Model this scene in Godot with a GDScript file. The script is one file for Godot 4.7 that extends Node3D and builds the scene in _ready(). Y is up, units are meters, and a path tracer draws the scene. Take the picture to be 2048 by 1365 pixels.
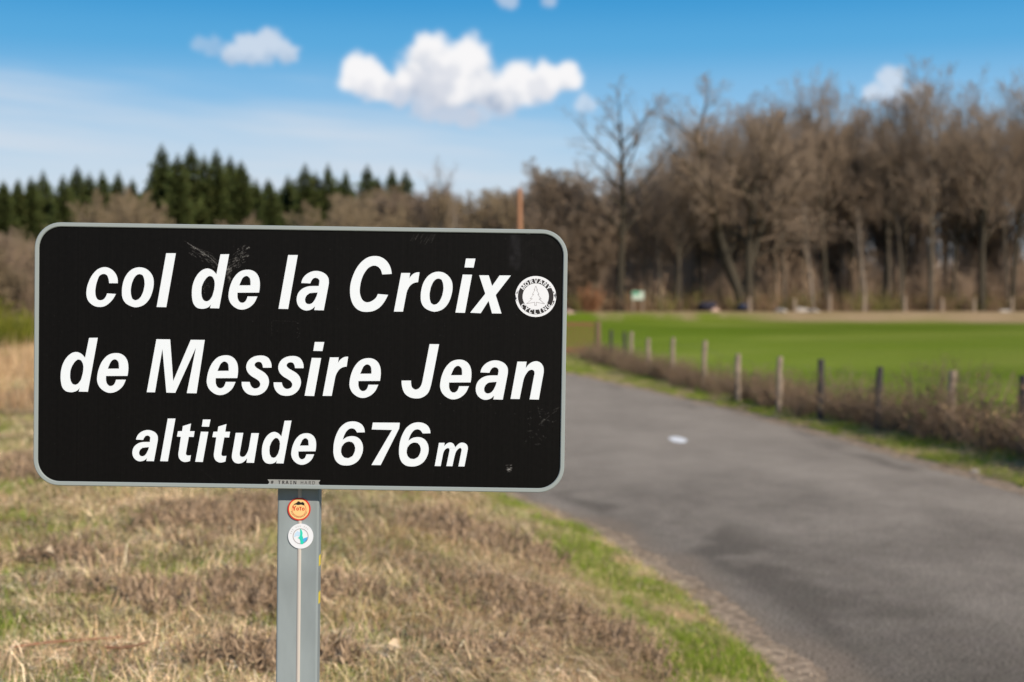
extends Node3D
# A black mountain-pass sign on a grey post beside a country road: dry heath, pasture, bare woods, spruces.

const F := 2844.0     # focal length of the 50 mm lens, in pixels of a frame 2048 wide
const EYE := 1.9      # eye above the road
const S := 1064.0     # pixels per metre on the sign's face
const LEAN := 0.0148  # the sign leans this much, clockwise

var rng := RandomNumberGenerator.new()
var noise := FastNoiseLite.new()
var patchy := FastNoiseLite.new()
var M := {}
var cam: Camera3D

# road edges and fence: [distance ahead, x]
const LEFT := [[-12, 2.1], [3, 1.74], [5, 1.68], [7.1, 1.56], [9.1, 1.35], [11.5, 0.91], [12.4, 0.62], [14.2, 0.0], [17, -0.8], [20, -1.5], [25, -2.6], [32, -4.4], [40, -7.0], [50, -11.5], [70, -23.0], [90, -38.0]]
const RIGHT := [[-12, 6.6], [3, 6.0], [8, 5.65], [14.3, 5.15], [19, 4.65], [24.2, 4.05], [31, 2.9], [38.3, 1.49], [45, -0.6], [55, -5.0], [70, -14.0], [90, -28.0]]
const FENCE := [[-12, 8.6], [5, 7.5], [12, 6.85], [17.3, 6.3], [20.5, 5.75], [24, 5.05], [28, 4.55], [33, 4.0], [38, 3.4], [44, 2.9], [53, 2.2], [70, -2.5], [105, -14.0]]

func table(t: Array, d: float) -> float:
	if d <= t[0][0]:
		return t[0][1]
	for k in range(1, t.size()):
		if d <= t[k][0]:
			var a: float = (d - t[k - 1][0]) / (t[k][0] - t[k - 1][0])
			return lerpf(t[k - 1][1], t[k][1], a)
	return t[-1][1]

func ss(a: float, b: float, x: float) -> float:
	return smoothstep(a, b, x)

func height(x: float, z: float) -> float:
	var d := -z
	var l := table(LEFT, d)
	var r := table(RIGHT, d)
	var wob := noise.get_noise_2d(x * 3.0, z * 3.0)
	var far := 5.0 * ss(108.0, 230.0, d)
	if d > 90.0 or x < l:
		var t := l - x
		if d > 90.0:
			t = 3.0
		var h := 0.52 * ss(0.1, 2.5, t) + wob * lerpf(0.0015, 0.014, ss(0.2, 0.6, t)) + 0.05 * ss(0.5, 2.0, t) * patchy.get_noise_2d(x * 2.0, z * 2.0)
		h += 0.02 * ss(0.1, 0.5, t)
		var right := ss(-4.0, 6.0, x - table(FENCE, d))
		return h + lerpf(0.3, 0.8, right) * ss(30.0, 105.0, d) + far * lerpf(0.35, 0.8, right)
	if x > r:
		var t := x - r
		var h := 0.08 * ss(0.15, 1.6, t) + wob * lerpf(0.0015, 0.014, ss(0.2, 0.6, t))
		var right := ss(0.0, 8.0, x - table(FENCE, d))
		h += right * (0.68 * ss(20.0, 86.0, d) + 0.47 * ss(84.0, 107.0, d) + 0.08 * patchy.get_noise_2d(x * 0.3, z * 0.3)) + far * 0.8
		return h
	var inside := minf(x - l, r - x)
	return 0.001 * wob - 0.06 * ss(0.12, 0.45, inside)

func put_at(px: float, d: float, sink := 0.05) -> Vector3:  # a place on the ground at this bearing and distance
	var x := (px - 1024.0) / F * d
	return Vector3(x, height(x, -d) - sink, -d)

# ---------------------------------------------------------------- shapes
class Buf:
	var v := PackedVector3Array()
	var n := PackedVector3Array()
	var c := PackedColorArray()
	var i := PackedInt32Array()
	var uv := PackedVector2Array()

	func mesh() -> ArrayMesh:
		var a := []
		a.resize(Mesh.ARRAY_MAX)
		a[Mesh.ARRAY_VERTEX] = v
		if n.size() == v.size():
			a[Mesh.ARRAY_NORMAL] = n
		if c.size() == v.size():
			a[Mesh.ARRAY_COLOR] = c
		if uv.size() == v.size():
			a[Mesh.ARRAY_TEX_UV] = uv
		a[Mesh.ARRAY_INDEX] = i
		var m := ArrayMesh.new()
		m.add_surface_from_arrays(Mesh.PRIMITIVE_TRIANGLES, a)
		return m

	func tri(a: Vector3, b: Vector3, d: Vector3, col := Color.WHITE) -> void:
		var k := v.size()
		var nn := (d - a).cross(b - a).normalized()
		for p in [a, b, d]:
			v.append(p)
			n.append(nn)
			c.append(col)
		i.append_array([k, k + 1, k + 2])

	func quad(a: Vector3, b: Vector3, d: Vector3, e: Vector3, col := Color.WHITE) -> void:
		tri(a, b, d, col)
		tri(a, d, e, col)

	func box(lo: Vector3, hi: Vector3, col := Color.WHITE) -> void:
		var p := func(x, y, z): return Vector3(hi.x if x else lo.x, hi.y if y else lo.y, hi.z if z else lo.z)
		quad(p.call(0, 0, 1), p.call(0, 1, 1), p.call(1, 1, 1), p.call(1, 0, 1), col)
		quad(p.call(1, 0, 0), p.call(1, 1, 0), p.call(0, 1, 0), p.call(0, 0, 0), col)
		quad(p.call(1, 0, 1), p.call(1, 1, 1), p.call(1, 1, 0), p.call(1, 0, 0), col)
		quad(p.call(0, 0, 0), p.call(0, 1, 0), p.call(0, 1, 1), p.call(0, 0, 1), col)
		quad(p.call(0, 1, 1), p.call(0, 1, 0), p.call(1, 1, 0), p.call(1, 1, 1), col)
		quad(p.call(0, 0, 0), p.call(0, 0, 1), p.call(1, 0, 1), p.call(1, 0, 0), col)

	func tube(pts: PackedVector3Array, rad: PackedFloat32Array, sides: int, col := Color.WHITE, capped := false) -> void:
		var k0 := v.size()
		var m := pts.size()
		var side := Vector3.ZERO
		for j in m:
			var along := (pts[mini(j + 1, m - 1)] - pts[maxi(j - 1, 0)]).normalized()
			if side == Vector3.ZERO:
				side = along.cross(Vector3(0.31, 0.2, 0.93)).normalized()
			side = (side - along * side.dot(along)).normalized()
			var up := along.cross(side)
			for s in sides:
				var a := TAU * s / sides
				var o := side * cos(a) + up * sin(a)
				v.append(pts[j] + o * rad[j])
				n.append(o)
				c.append(col)
		for j in m - 1:
			for s in sides:
				var a := k0 + j * sides + s
				var b := k0 + j * sides + (s + 1) % sides
				i.append_array([a, a + sides, b, b, a + sides, b + sides])
		if capped:
			for s in range(1, sides - 1):
				tri(v[k0 + (m - 1) * sides], v[k0 + (m - 1) * sides + s + 1], v[k0 + (m - 1) * sides + s], col)

	func ribbon(pts: PackedVector3Array, w: float, across: Vector3, col: Color, tip: Color) -> void:
		var k0 := v.size()
		var m := pts.size()
		for j in m:
			var f := float(j) / (m - 1)
			var hw := w * 0.5 * (1.0 - f * f * 0.85)
			var along := (pts[mini(j + 1, m - 1)] - pts[maxi(j - 1, 0)]).normalized()
			var nn := along.cross(across).normalized()
			for s in [-1.0, 1.0]:
				v.append(pts[j] + across * hw * s)
				n.append(nn)
				c.append(col.lerp(tip, f))
		for j in m - 1:
			var a := k0 + j * 2
			i.append_array([a, a + 1, a + 2, a + 1, a + 3, a + 2])

func part(called: String, m: Mesh, mat: Material, parent: Node3D, at := Vector3.ZERO) -> MeshInstance3D:
	var o := MeshInstance3D.new()
	o.name = called
	o.mesh = m
	o.material_override = mat
	o.position = at
	parent.add_child(o, true)
	return o

var taken := {}
func numbered(called: String) -> String:
	taken[called] = taken.get(called, -1) + 1
	return called if taken[called] == 0 else "%s_%03d" % [called, taken[called]]

func tag(o: Node3D, label: String, category := "", group := "", kind := "") -> Node3D:
	o.set_meta("label", label)
	if category:
		o.set_meta("category", category)
	if group:
		o.set_meta("group", group)
	if kind:
		o.set_meta("kind", kind)
	return o

func thing(called: String, label: String, category: String, at := Vector3.ZERO, group := "") -> Node3D:
	var o := Node3D.new()
	o.name = numbered(called)
	add_child(o)
	o.position = at
	return tag(o, label, category, group)

func copy(proto: Node3D, label: String, group := "") -> Node3D:
	var o: Node3D = proto.duplicate()
	o.name = numbered(str(proto.get_meta("base")))
	add_child(o)
	tag(o, label, proto.get_meta("category"), group)
	return o

func paint(r: float, g: float, b: float, rough := 0.85) -> StandardMaterial3D:  # linear base colour
	var m := StandardMaterial3D.new()
	m.albedo_color = Color(r, g, b).linear_to_srgb()
	m.roughness = rough
	m.metallic_specular = 0.4
	return m

func tinted(rough := 0.9) -> StandardMaterial3D:  # colour from the vertices
	var m := StandardMaterial3D.new()
	m.vertex_color_use_as_albedo = true
	m.roughness = rough
	m.metallic_specular = 0.1
	m.cull_mode = BaseMaterial3D.CULL_DISABLED
	return m

func noise_tex(freq: float, size: int, lo: float, hi: float, octaves := 4, seed_ := 1) -> NoiseTexture2D:
	var f := FastNoiseLite.new()
	f.seed = seed_
	f.frequency = freq
	f.fractal_octaves = octaves
	var t := NoiseTexture2D.new()
	t.width = size
	t.height = size
	t.seamless = true
	t.noise = f
	var g := Gradient.new()
	g.set_color(0, Color(lo, lo, lo))
	g.set_color(1, Color(hi, hi, hi))
	t.color_ramp = g
	return t

# ---------------------------------------------------------------- sky
const SKY_W := 3072
const SKY_H := 1536

func sky_color(el: float) -> Color:  # clear air, by elevation in degrees
	var stops := [[0.0, 0.58, 0.70, 0.79], [4.5, 0.52, 0.68, 0.81], [6.3, 0.40, 0.61, 0.81], [8.3, 0.235, 0.50, 0.78], [10.2, 0.105, 0.395, 0.715], [12.3, 0.047, 0.31, 0.645], [20.0, 0.055, 0.25, 0.53], [45.0, 0.075, 0.20, 0.41], [90.0, 0.07, 0.165, 0.34]]
	for k in range(1, stops.size()):
		if el <= stops[k][0]:
			var a = smoothstep(0.0, 1.0, (el - stops[k - 1][0]) / (stops[k][0] - stops[k - 1][0])) * 0.5 + 0.5 * (el - stops[k - 1][0]) / (stops[k][0] - stops[k - 1][0])
			var p = stops[k - 1]
			var q = stops[k]
			return Color(lerpf(p[1], q[1], a), lerpf(p[2], q[2], a), lerpf(p[3], q[3], a))
	return Color(0.07, 0.165, 0.34)

func cloud(im: Image, f: FastNoiseLite, lobes: Array, dense: float, dark: float, rough := 1.0) -> void:
	# lobes: [azimuth, elevation, radius] in degrees
	var lo := Vector2(1e9, 1e9)
	var hi := Vector2(-1e9, -1e9)
	for l in lobes:
		lo = lo.min(Vector2(l[0] - l[2] * 1.5, l[1] - l[2] * 1.5))
		hi = hi.max(Vector2(l[0] + l[2] * 1.5, l[1] + l[2] * 1.5))
	var k := SKY_W / 360.0
	var mid := (lo.y + hi.y) * 0.5
	var half := maxf((hi.y - lo.y) * 0.5, 0.2)
	var size := half * 1.2
	for y in range(int((90.0 - hi.y) * k), int((90.0 - lo.y) * k) + 1):
		var el := 90.0 - (y + 0.5) / k
		for x in range(int(lo.x * k), int(hi.x * k) + 1):
			var az := (x + 0.5) / k
			var n1 := f.get_noise_2d(az * 55.0 / size, el * 55.0 / size)
			var n2 := f.get_noise_2d(az * 160.0 / size + 300.0, el * 160.0 / size)
			var best := -1.0
			var lit := 0.0
			for l in lobes:
				var q := Vector2((az - l[0]) / l[2], (el - l[1]) / (l[2] * (0.8 if el < l[1] else 1.0)))
				var b := 1.0 - q.length()
				if b > best:
					best = b
					lit = q.y * 0.75 + q.x * 0.2
			var e := best + (n1 * 0.26 + n2 * 0.24) * rough
			var a := ss(0.02, 0.42, e) * dense
			if a <= 0.003:
				continue
			var low := (el - mid) / half
			var s := clampf(0.62 + 0.42 * low + 0.22 * lit + n1 * 0.45 + n2 * 0.15, 0.0, 1.0)
			var col := Color(0.34, 0.43, 0.58).lerp(Color(0.93, 0.92, 0.93), ss(0.02, 0.72, s))
			col = col.lerp(Color(0.58, 0.62, 0.72), dark)
			var xx := posmod(x, SKY_W)
			im.set_pixel(xx, y, im.get_pixel(xx, y).lerp(col, a))

func make_sky() -> Image:
	var im := Image.create_empty(SKY_W, SKY_H, false, Image.FORMAT_RGBF)
	var k := SKY_W / 360.0
	var f := FastNoiseLite.new()
	f.seed = 11
	f.frequency = 0.02
	f.fractal_octaves = 4
	var low_rows := int(70.0 * k)
	for y in SKY_H:
		var el := 90.0 - (y + 0.5) / k
		if el <= 0.0:
			im.fill_rect(Rect2i(0, y, SKY_W, SKY_H - y), Color(0.25, 0.25, 0.2))
			break
		var base := sky_color(el)
		im.fill_rect(Rect2i(0, y, SKY_W, 1), base)
		if y < low_rows:
			continue
		# thin veils of high cloud low in the sky, drawn out sideways
		for x in SKY_W:
			var az := (x + 0.5) / k
			if az > 180.0:
				az -= 360.0
			var tilt := el + az * 0.075
			var n := f.get_noise_2d(az * 2.2, tilt * 26.0) + 0.6 * f.get_noise_2d(az * 6.0 + 90.0, tilt * 60.0)
			var veil := ss(8.4, 5.0, tilt + n * 1.3 + 0.12 * maxf(az + 4.0, 0.0)) * (0.55 + 0.4 * f.get_noise_2d(az * 3.0 + 400.0, tilt * 40.0))
			if veil > 0.004:
				im.set_pixel(x, y, base.lerp(Color(0.66, 0.72, 0.80), clampf(veil, 0.0, 0.85)))
	var at := func(px: float, py: float, r: float) -> Array:
		return [rad_to_deg(atan((px - 1024.0) / F)), rad_to_deg(atan((607.0 - py) / F)), r / F * 57.3]
	var shaped := func(list: Array) -> Array:
		return list.map(func(p): return at.call(p[0], p[1], p[2]))
	cloud(im, f, shaped.call([[800, 196, 40], [850, 212, 48], [900, 222, 44], [932, 236, 32], [1010, 216, 38]]), 0.75, 0.95, 1.2)
	cloud(im, f, shaped.call([[724, 160, 52], [762, 178, 40], [864, 124, 70], [834, 160, 58], [934, 138, 70], [900, 140, 60], [958, 176, 68], [890, 178, 62], [990, 192, 54], [1042, 172, 56], [1088, 170, 48], [1134, 160, 38]]), 1.0, 0.0, 0.85)
	cloud(im, f, shaped.call([[868, 162, 40], [842, 170, 26], [905, 152, 24]]), 0.5, 0.85, 1.2)
	cloud(im, f, shaped.call([[790, 192, 34], [735, 190, 26], [1075, 192, 36], [960, 224, 34], [870, 200, 36]]), 0.55, 0.75, 1.3)
	cloud(im, f, shaped.call([[545, 103, 44], [505, 116, 42], [465, 124, 28], [575, 116, 30]]), 0.66, 0.3, 1.1)
	cloud(im, f, shaped.call([[428, 108, 26], [400, 104, 18]]), 0.3, 0.5)
	cloud(im, f, shaped.call([[1015, 2, 30], [1098, 8, 18]]), 0.45, 0.4)
	cloud(im, f, shaped.call([[1172, 212, 26]]), 0.5, 0.3)
	cloud(im, f, shaped.call([[1782, 180, 36], [1745, 202, 26], [1838, 206, 28], [1785, 210, 40]]), 0.62, 0.35)
	rng.seed = 77
	for c in 22:
		var a0 := 24.0 + 312.0 * (c + rng.randf() * 0.6) / 22.0
		var e0 := rng.randf_range(7.0, 30.0)
		var w := rng.randf_range(1.5, 4.5)
		var lobes := []
		for q in 8:
			var t := q / 7.0 * 2.0 - 1.0
			lobes.append([a0 + t * w * 1.9, e0 + rng.randf_range(-0.1, 0.35) * w * (1.0 - t * t), w * rng.randf_range(0.4, 0.8) * (1.15 - absf(t) * 0.6)])
		cloud(im, f, lobes, 0.95, 0.1)
	return im

# ---------------------------------------------------------------- plants
func bend(p: Vector3, dir: Vector3, length: float, n: int, wild: float, lift: float) -> PackedVector3Array:
	var pts := PackedVector3Array([p])
	var d := dir.normalized()
	for k in n:
		d = (d + Vector3(rng.randf_range(-1, 1), rng.randf_range(-1, 1), rng.randf_range(-1, 1)) * wild + Vector3.UP * lift).normalized()
		p += d * length / n
		pts.append(p)
	return pts

func along(pts: PackedVector3Array, f: float) -> Vector3:
	var t := f * (pts.size() - 1)
	var k := mini(int(t), pts.size() - 2)
	return pts[k].lerp(pts[k + 1], t - k)

func grow(wood: Buf, twigs: Buf, pts: PackedVector3Array, length: float, r0: float, level: int, P: Dictionary) -> void:
	var rad := PackedFloat32Array()
	var m := pts.size()
	for j in m:
		rad.append(maxf(r0 * (1.0 - (0.82 if level > 0 else 0.75) * j / (m - 1.0)), 0.006))
	var last: int = P.kids.size()
	if level == 0:
		rad[0] *= 1.35
	var tone: float = rng.randf_range(0.8, 1.15)
	if level <= 1:
		wood.tube(pts, rad, 7 if level == 0 else 5, Color(tone, tone, tone))
	else:
		twigs.tube(pts, rad, 3, Color(tone, tone, tone))
	if level >= last:
		return
	var n: int = P.kids[level]
	var spin := rng.randf() * TAU
	for k in n:
		var f: float = lerpf(P.start[level], 1.0, (k + rng.randf() * 0.8) / n)
		var p := along(pts, f)
		var axis := (along(pts, minf(f + 0.05, 1.0)) - along(pts, maxf(f - 0.05, 0.0))).normalized()
		spin += 2.4 + rng.randf_range(-0.5, 0.5)
		var side := axis.cross(Vector3(sin(spin), 0.3, cos(spin))).normalized()
		var ang: float = deg_to_rad(P.angle[level] * rng.randf_range(0.7, 1.25) * (1.0 - 0.35 * f if level == 0 else 1.0))
		var dir := axis * cos(ang) + side * sin(ang)
		var len2: float = length * P.ratio[level] * rng.randf_range(0.7, 1.2)
		if level == 0:
			len2 *= lerpf(1.0, P.top, (f - P.start[0]) / (1.0 - P.start[0]))
		else:
			len2 *= 1.15 - 0.55 * f
		var r2: float = maxf(minf(r0 * (1.0 - 0.75 * f) * 0.75, r0 * P.thin[level]), P.twig)
		var segs: int = [5, 4, 3, 2, 1][level + 1] if level + 1 < 5 else 1
		grow(wood, twigs, bend(p, dir, len2, segs, P.wild, P.lift), len2, r2, level + 1, P)

func bare_tree(base: String, seed_: int, P: Dictionary, bark: Material, twig: Material, category := "tree") -> Node3D:
	rng.seed = seed_
	var wood := Buf.new()
	var twigs := Buf.new()
	for s in P.get("stems", 1):
		var lean: float = P.get("lean", 0.06)
		var dir := Vector3(rng.randf_range(-lean, lean), 1.0, rng.randf_range(-lean, lean))
		var foot := Vector3(rng.randf_range(-0.25, 0.25), 0, rng.randf_range(-0.25, 0.25)) * (1.0 if P.get("stems", 1) > 1 else 0.0)
		grow(wood, twigs, bend(foot, dir, P.h * (1.0 - 0.08 * s), 7, P.get("sway", 0.05), 0.06), P.h, P.r * (1.0 - 0.12 * s), 0, P)
	var o := Node3D.new()
	o.name = base
	part("trunk", wood.mesh(), bark, o)
	part("crown", twigs.mesh(), twig, o)
	o.set_meta("base", base)
	o.set_meta("category", category)
	var top := 0.0
	for v in twigs.v:
		top = maxf(top, v.y)
	o.set_meta("tall", top)
	return o

func spruce(seed_: int, tall: float, wide: float) -> Node3D:
	rng.seed = seed_
	var wood := Buf.new()
	var green := Buf.new()
	wood.tube(PackedVector3Array([Vector3.ZERO, Vector3(0.05, tall * 0.5, 0), Vector3(0, tall * 0.97, 0)]), PackedFloat32Array([0.26, 0.15, 0.03]), 7)
	var y := tall * 0.10
	while y < tall * 0.985:
		var f := y / tall
		var reach := wide * (1.0 - exp(-(tall - y) * 0.40 / wide)) * rng.randf_range(0.75, 1.15)
		var fine := clampf((tall - y) * 0.4, 0.12, 1.0)
		var n := 7 if f < 0.9 else 5
		var spin := rng.randf() * TAU
		for k in n:
			var a := spin + TAU * k / n + rng.randf_range(-0.25, 0.25)
			var out_ := Vector3(cos(a), 0, sin(a))
			var r := reach * rng.randf_range(0.7, 1.2)
			var p0 := Vector3(0, y, 0)
			var rise := lerpf(-0.25, 0.55, f * f)
			var tip := p0 + out_ * r + Vector3.UP * r * rise
			var across := Vector3(-out_.z, 0, out_.x)
			var steps := maxi(3, int(r / 0.35))
			for q in steps:
				var g := (q + 0.6) / steps
				var c := p0.lerp(tip, g) - Vector3.UP * 0.12 * r * sin(g * PI)
				var w := (0.3 + 0.23 * r * (1.0 - g)) * fine
				var tone := rng.randf_range(0.65, 1.3)
				var col := Color(tone * rng.randf_range(0.85, 1.3), tone, tone * 0.9)
				for s in [-1.0, 1.0]:
					var e: Vector3 = c + across * s * w + out_ * (0.15 + 0.1 * r) * fine * rng.randf_range(0.4, 1.2) - Vector3.UP * rng.randf_range(0.05, 0.3) * (0.4 + 0.3 * r) * fine
					var side: Vector3 = (out_ * 0.16 + Vector3.UP * rng.randf_range(-0.1, 0.16)) * maxf(fine, 0.4)
					green.tri(c - side, e, c + side * 1.5, col)
					green.tri(c, e - Vector3.UP * rng.randf_range(0.1, 0.35) * fine, c + out_ * 0.3 * fine, col)
		y += lerpf(0.55, 0.3, f)
	var o := Node3D.new()
	o.name = "spruce_tree"
	part("trunk", wood.mesh(), M.bark, o)
	part("crown", green.mesh(), M.needles, o)
	o.set_meta("base", "spruce_tree")
	o.set_meta("category", "tree")
	o.set_meta("tall", tall)
	return o

func tuft(seed_: int, blades: int, length: float, width: float, spread: float, droop: float, cols: Array) -> ArrayMesh:
	rng.seed = seed_
	var b := Buf.new()
	for k in blades:
		var a := rng.randf() * TAU
		var out_ := Vector3(cos(a), 0, sin(a))
		var p := Vector3(rng.randf_range(-1, 1), 0, rng.randf_range(-1, 1)) * spread
		var l := length * rng.randf_range(0.5, 1.25)
		var tilt := rng.randf_range(0.15, 1.0) * droop
		var d := (Vector3.UP * cos(tilt) + out_ * sin(tilt)).normalized()
		var p1 := p + d * l * 0.45
		var d2 := (d - Vector3.UP * droop * rng.randf_range(0.2, 0.9)).normalized()
		var p2 := p1 + d2 * l * 0.35
		var d3 := (d2 - Vector3.UP * droop * rng.randf_range(0.1, 0.9)).normalized()
		var p3 := p2 + d3 * l * 0.3
		p3.y = maxf(p3.y, 0.01)
		p2.y = maxf(p2.y, 0.02)
		var t := rng.randf_range(0.7, 1.2)
		var c: Color = cols[rng.randi() % cols.size()]
		c = Color(c.r * t, c.g * t, c.b * t)
		var across := Vector3(-out_.z, 0, out_.x).rotated(Vector3.UP, rng.randf_range(-0.8, 0.8))
		b.ribbon(PackedVector3Array([p - Vector3.UP * 0.02, p1, p2, p3]), width * rng.randf_range(0.7, 1.3), across, c, c)
	return b.mesh()

func mat_of_grass(seed_: int, blades: int, length: float, width: float, cols: Array) -> ArrayMesh:
	# long dead blades lying over one another, most of them combed the same way
	rng.seed = seed_
	var b := Buf.new()
	for k in blades:
		var a := rng.randfn(0.0, 0.55)
		var out_ := Vector3(cos(a), 0, sin(a))
		var p := Vector3(rng.randf_range(-1, 1) * 0.13, 0, rng.randf_range(-1, 1) * 0.11)
		var l := length * rng.randf_range(0.5, 1.3)
		var lift := rng.randf_range(0.02, 0.06)
		var swing := Vector3(-out_.z, 0, out_.x) * rng.randf_range(-0.25, 0.25) * l
		var c: Color = cols[rng.randi() % cols.size()]
		var t := rng.randf_range(0.7, 1.15)
		c = Color(c.r * t, c.g * t, c.b * t)
		b.ribbon(PackedVector3Array([p, p + out_ * l * 0.3 + Vector3.UP * lift, p + out_ * l * 0.65 + Vector3.UP * lift * rng.randf_range(0.5, 1.1) + swing * 0.4, p + out_ * l + Vector3.UP * 0.012 + swing]), width * rng.randf_range(0.7, 1.3), Vector3(-out_.z, rng.randf_range(-0.3, 0.3), out_.x).normalized(), c, c)
	return b.mesh()

func heather(seed_: int, stems: int, tall: float) -> ArrayMesh:
	rng.seed = seed_
	var b := Buf.new()
	for k in stems:
		var a := rng.randf() * TAU
		var out_ := Vector3(cos(a), 0, sin(a))
		var p := out_ * rng.randf() * 0.05
		var l := tall * rng.randf_range(0.6, 1.2)
		var d := (Vector3.UP + out_ * rng.randf_range(0.1, 0.9)).normalized()
		var pts := bend(p, d, l, 3, 0.12, 0.1)
		var t := rng.randf_range(0.6, 1.3)
		var c := Color(0.245, 0.17, 0.11).lerp(Color(0.34, 0.255, 0.185), rng.randf())
		c = Color(c.r * t, c.g * t, c.b * t)
		b.ribbon(pts, 0.006, Vector3(-out_.z, 0, out_.x), c, c)
		for q in 6:
			var f := rng.randf_range(0.35, 0.98)
			var s := along(pts, f)
			var o2 := Vector3(rng.randf_range(-1, 1), rng.randf_range(0.2, 1.2), rng.randf_range(-1, 1)).normalized()
			b.ribbon(PackedVector3Array([s, s + o2 * l * 0.12, s + o2 * l * 0.2 + Vector3.UP * l * 0.05]), 0.006, o2.cross(Vector3(0.3, 0.1, 0.9)).normalized(), c * 1.15, c)
	return b.mesh()

func scatter(called: String, m: Mesh, mat: Material, places: Array, label: String) -> MultiMeshInstance3D:
	# places: [Transform3D, Color]
	var mm := MultiMesh.new()
	mm.transform_format = MultiMesh.TRANSFORM_3D
	mm.use_colors = true
	mm.mesh = m
	mm.instance_count = places.size()
	for k in places.size():
		mm.set_instance_transform(k, places[k][0])
		mm.set_instance_color(k, places[k][1])
	var o := MultiMeshInstance3D.new()
	o.name = numbered(called)
	o.multimesh = mm
	o.material_override = mat
	add_child(o)
	tag(o, label, "", "", "stuff")
	return o

func stand(x: float, d: float, s: float, sy := 1.0, tilt := 0.0) -> Transform3D:
	var b := Basis(Vector3.UP, rng.randf() * TAU)
	if tilt > 0.0:
		b = Basis(Vector3(rng.randf_range(-1, 1), 0, rng.randf_range(-1, 1)).normalized(), rng.randf() * tilt) * b
	return Transform3D(b.scaled_local(Vector3(s, s * sy, s)), Vector3(x, height(x, -d) - 0.01, -d))

func heath_mask(x: float, d: float) -> float:  # where the heather grows
	var best := -1.0
	for e in [[-1.75, 8.9, 0.75, 0.9], [-1.35, 6.7, 0.8, 0.55], [0.15, 7.2, 0.75, 0.8], [-0.3, 9.4, 0.7, 0.9], [-0.2, 6.05, 0.4, 0.35], [-2.4, 7.7, 0.4, 0.4], [-3.4, 12.0, 1.3, 1.5], [-0.9, 5.5, 0.35, 0.3], [-2.9, 17.0, 1.5, 2.0], [-6.0, 20.0, 2.0, 3.0]]:
		best = maxf(best, 1.0 - Vector2((x - e[0] * 0.95) / e[2], (d - e[1] * 0.95) / e[3]).length())
	return best - 0.1 + 0.7 * patchy.get_noise_2d(x * 14.0, d * 14.0)

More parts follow.
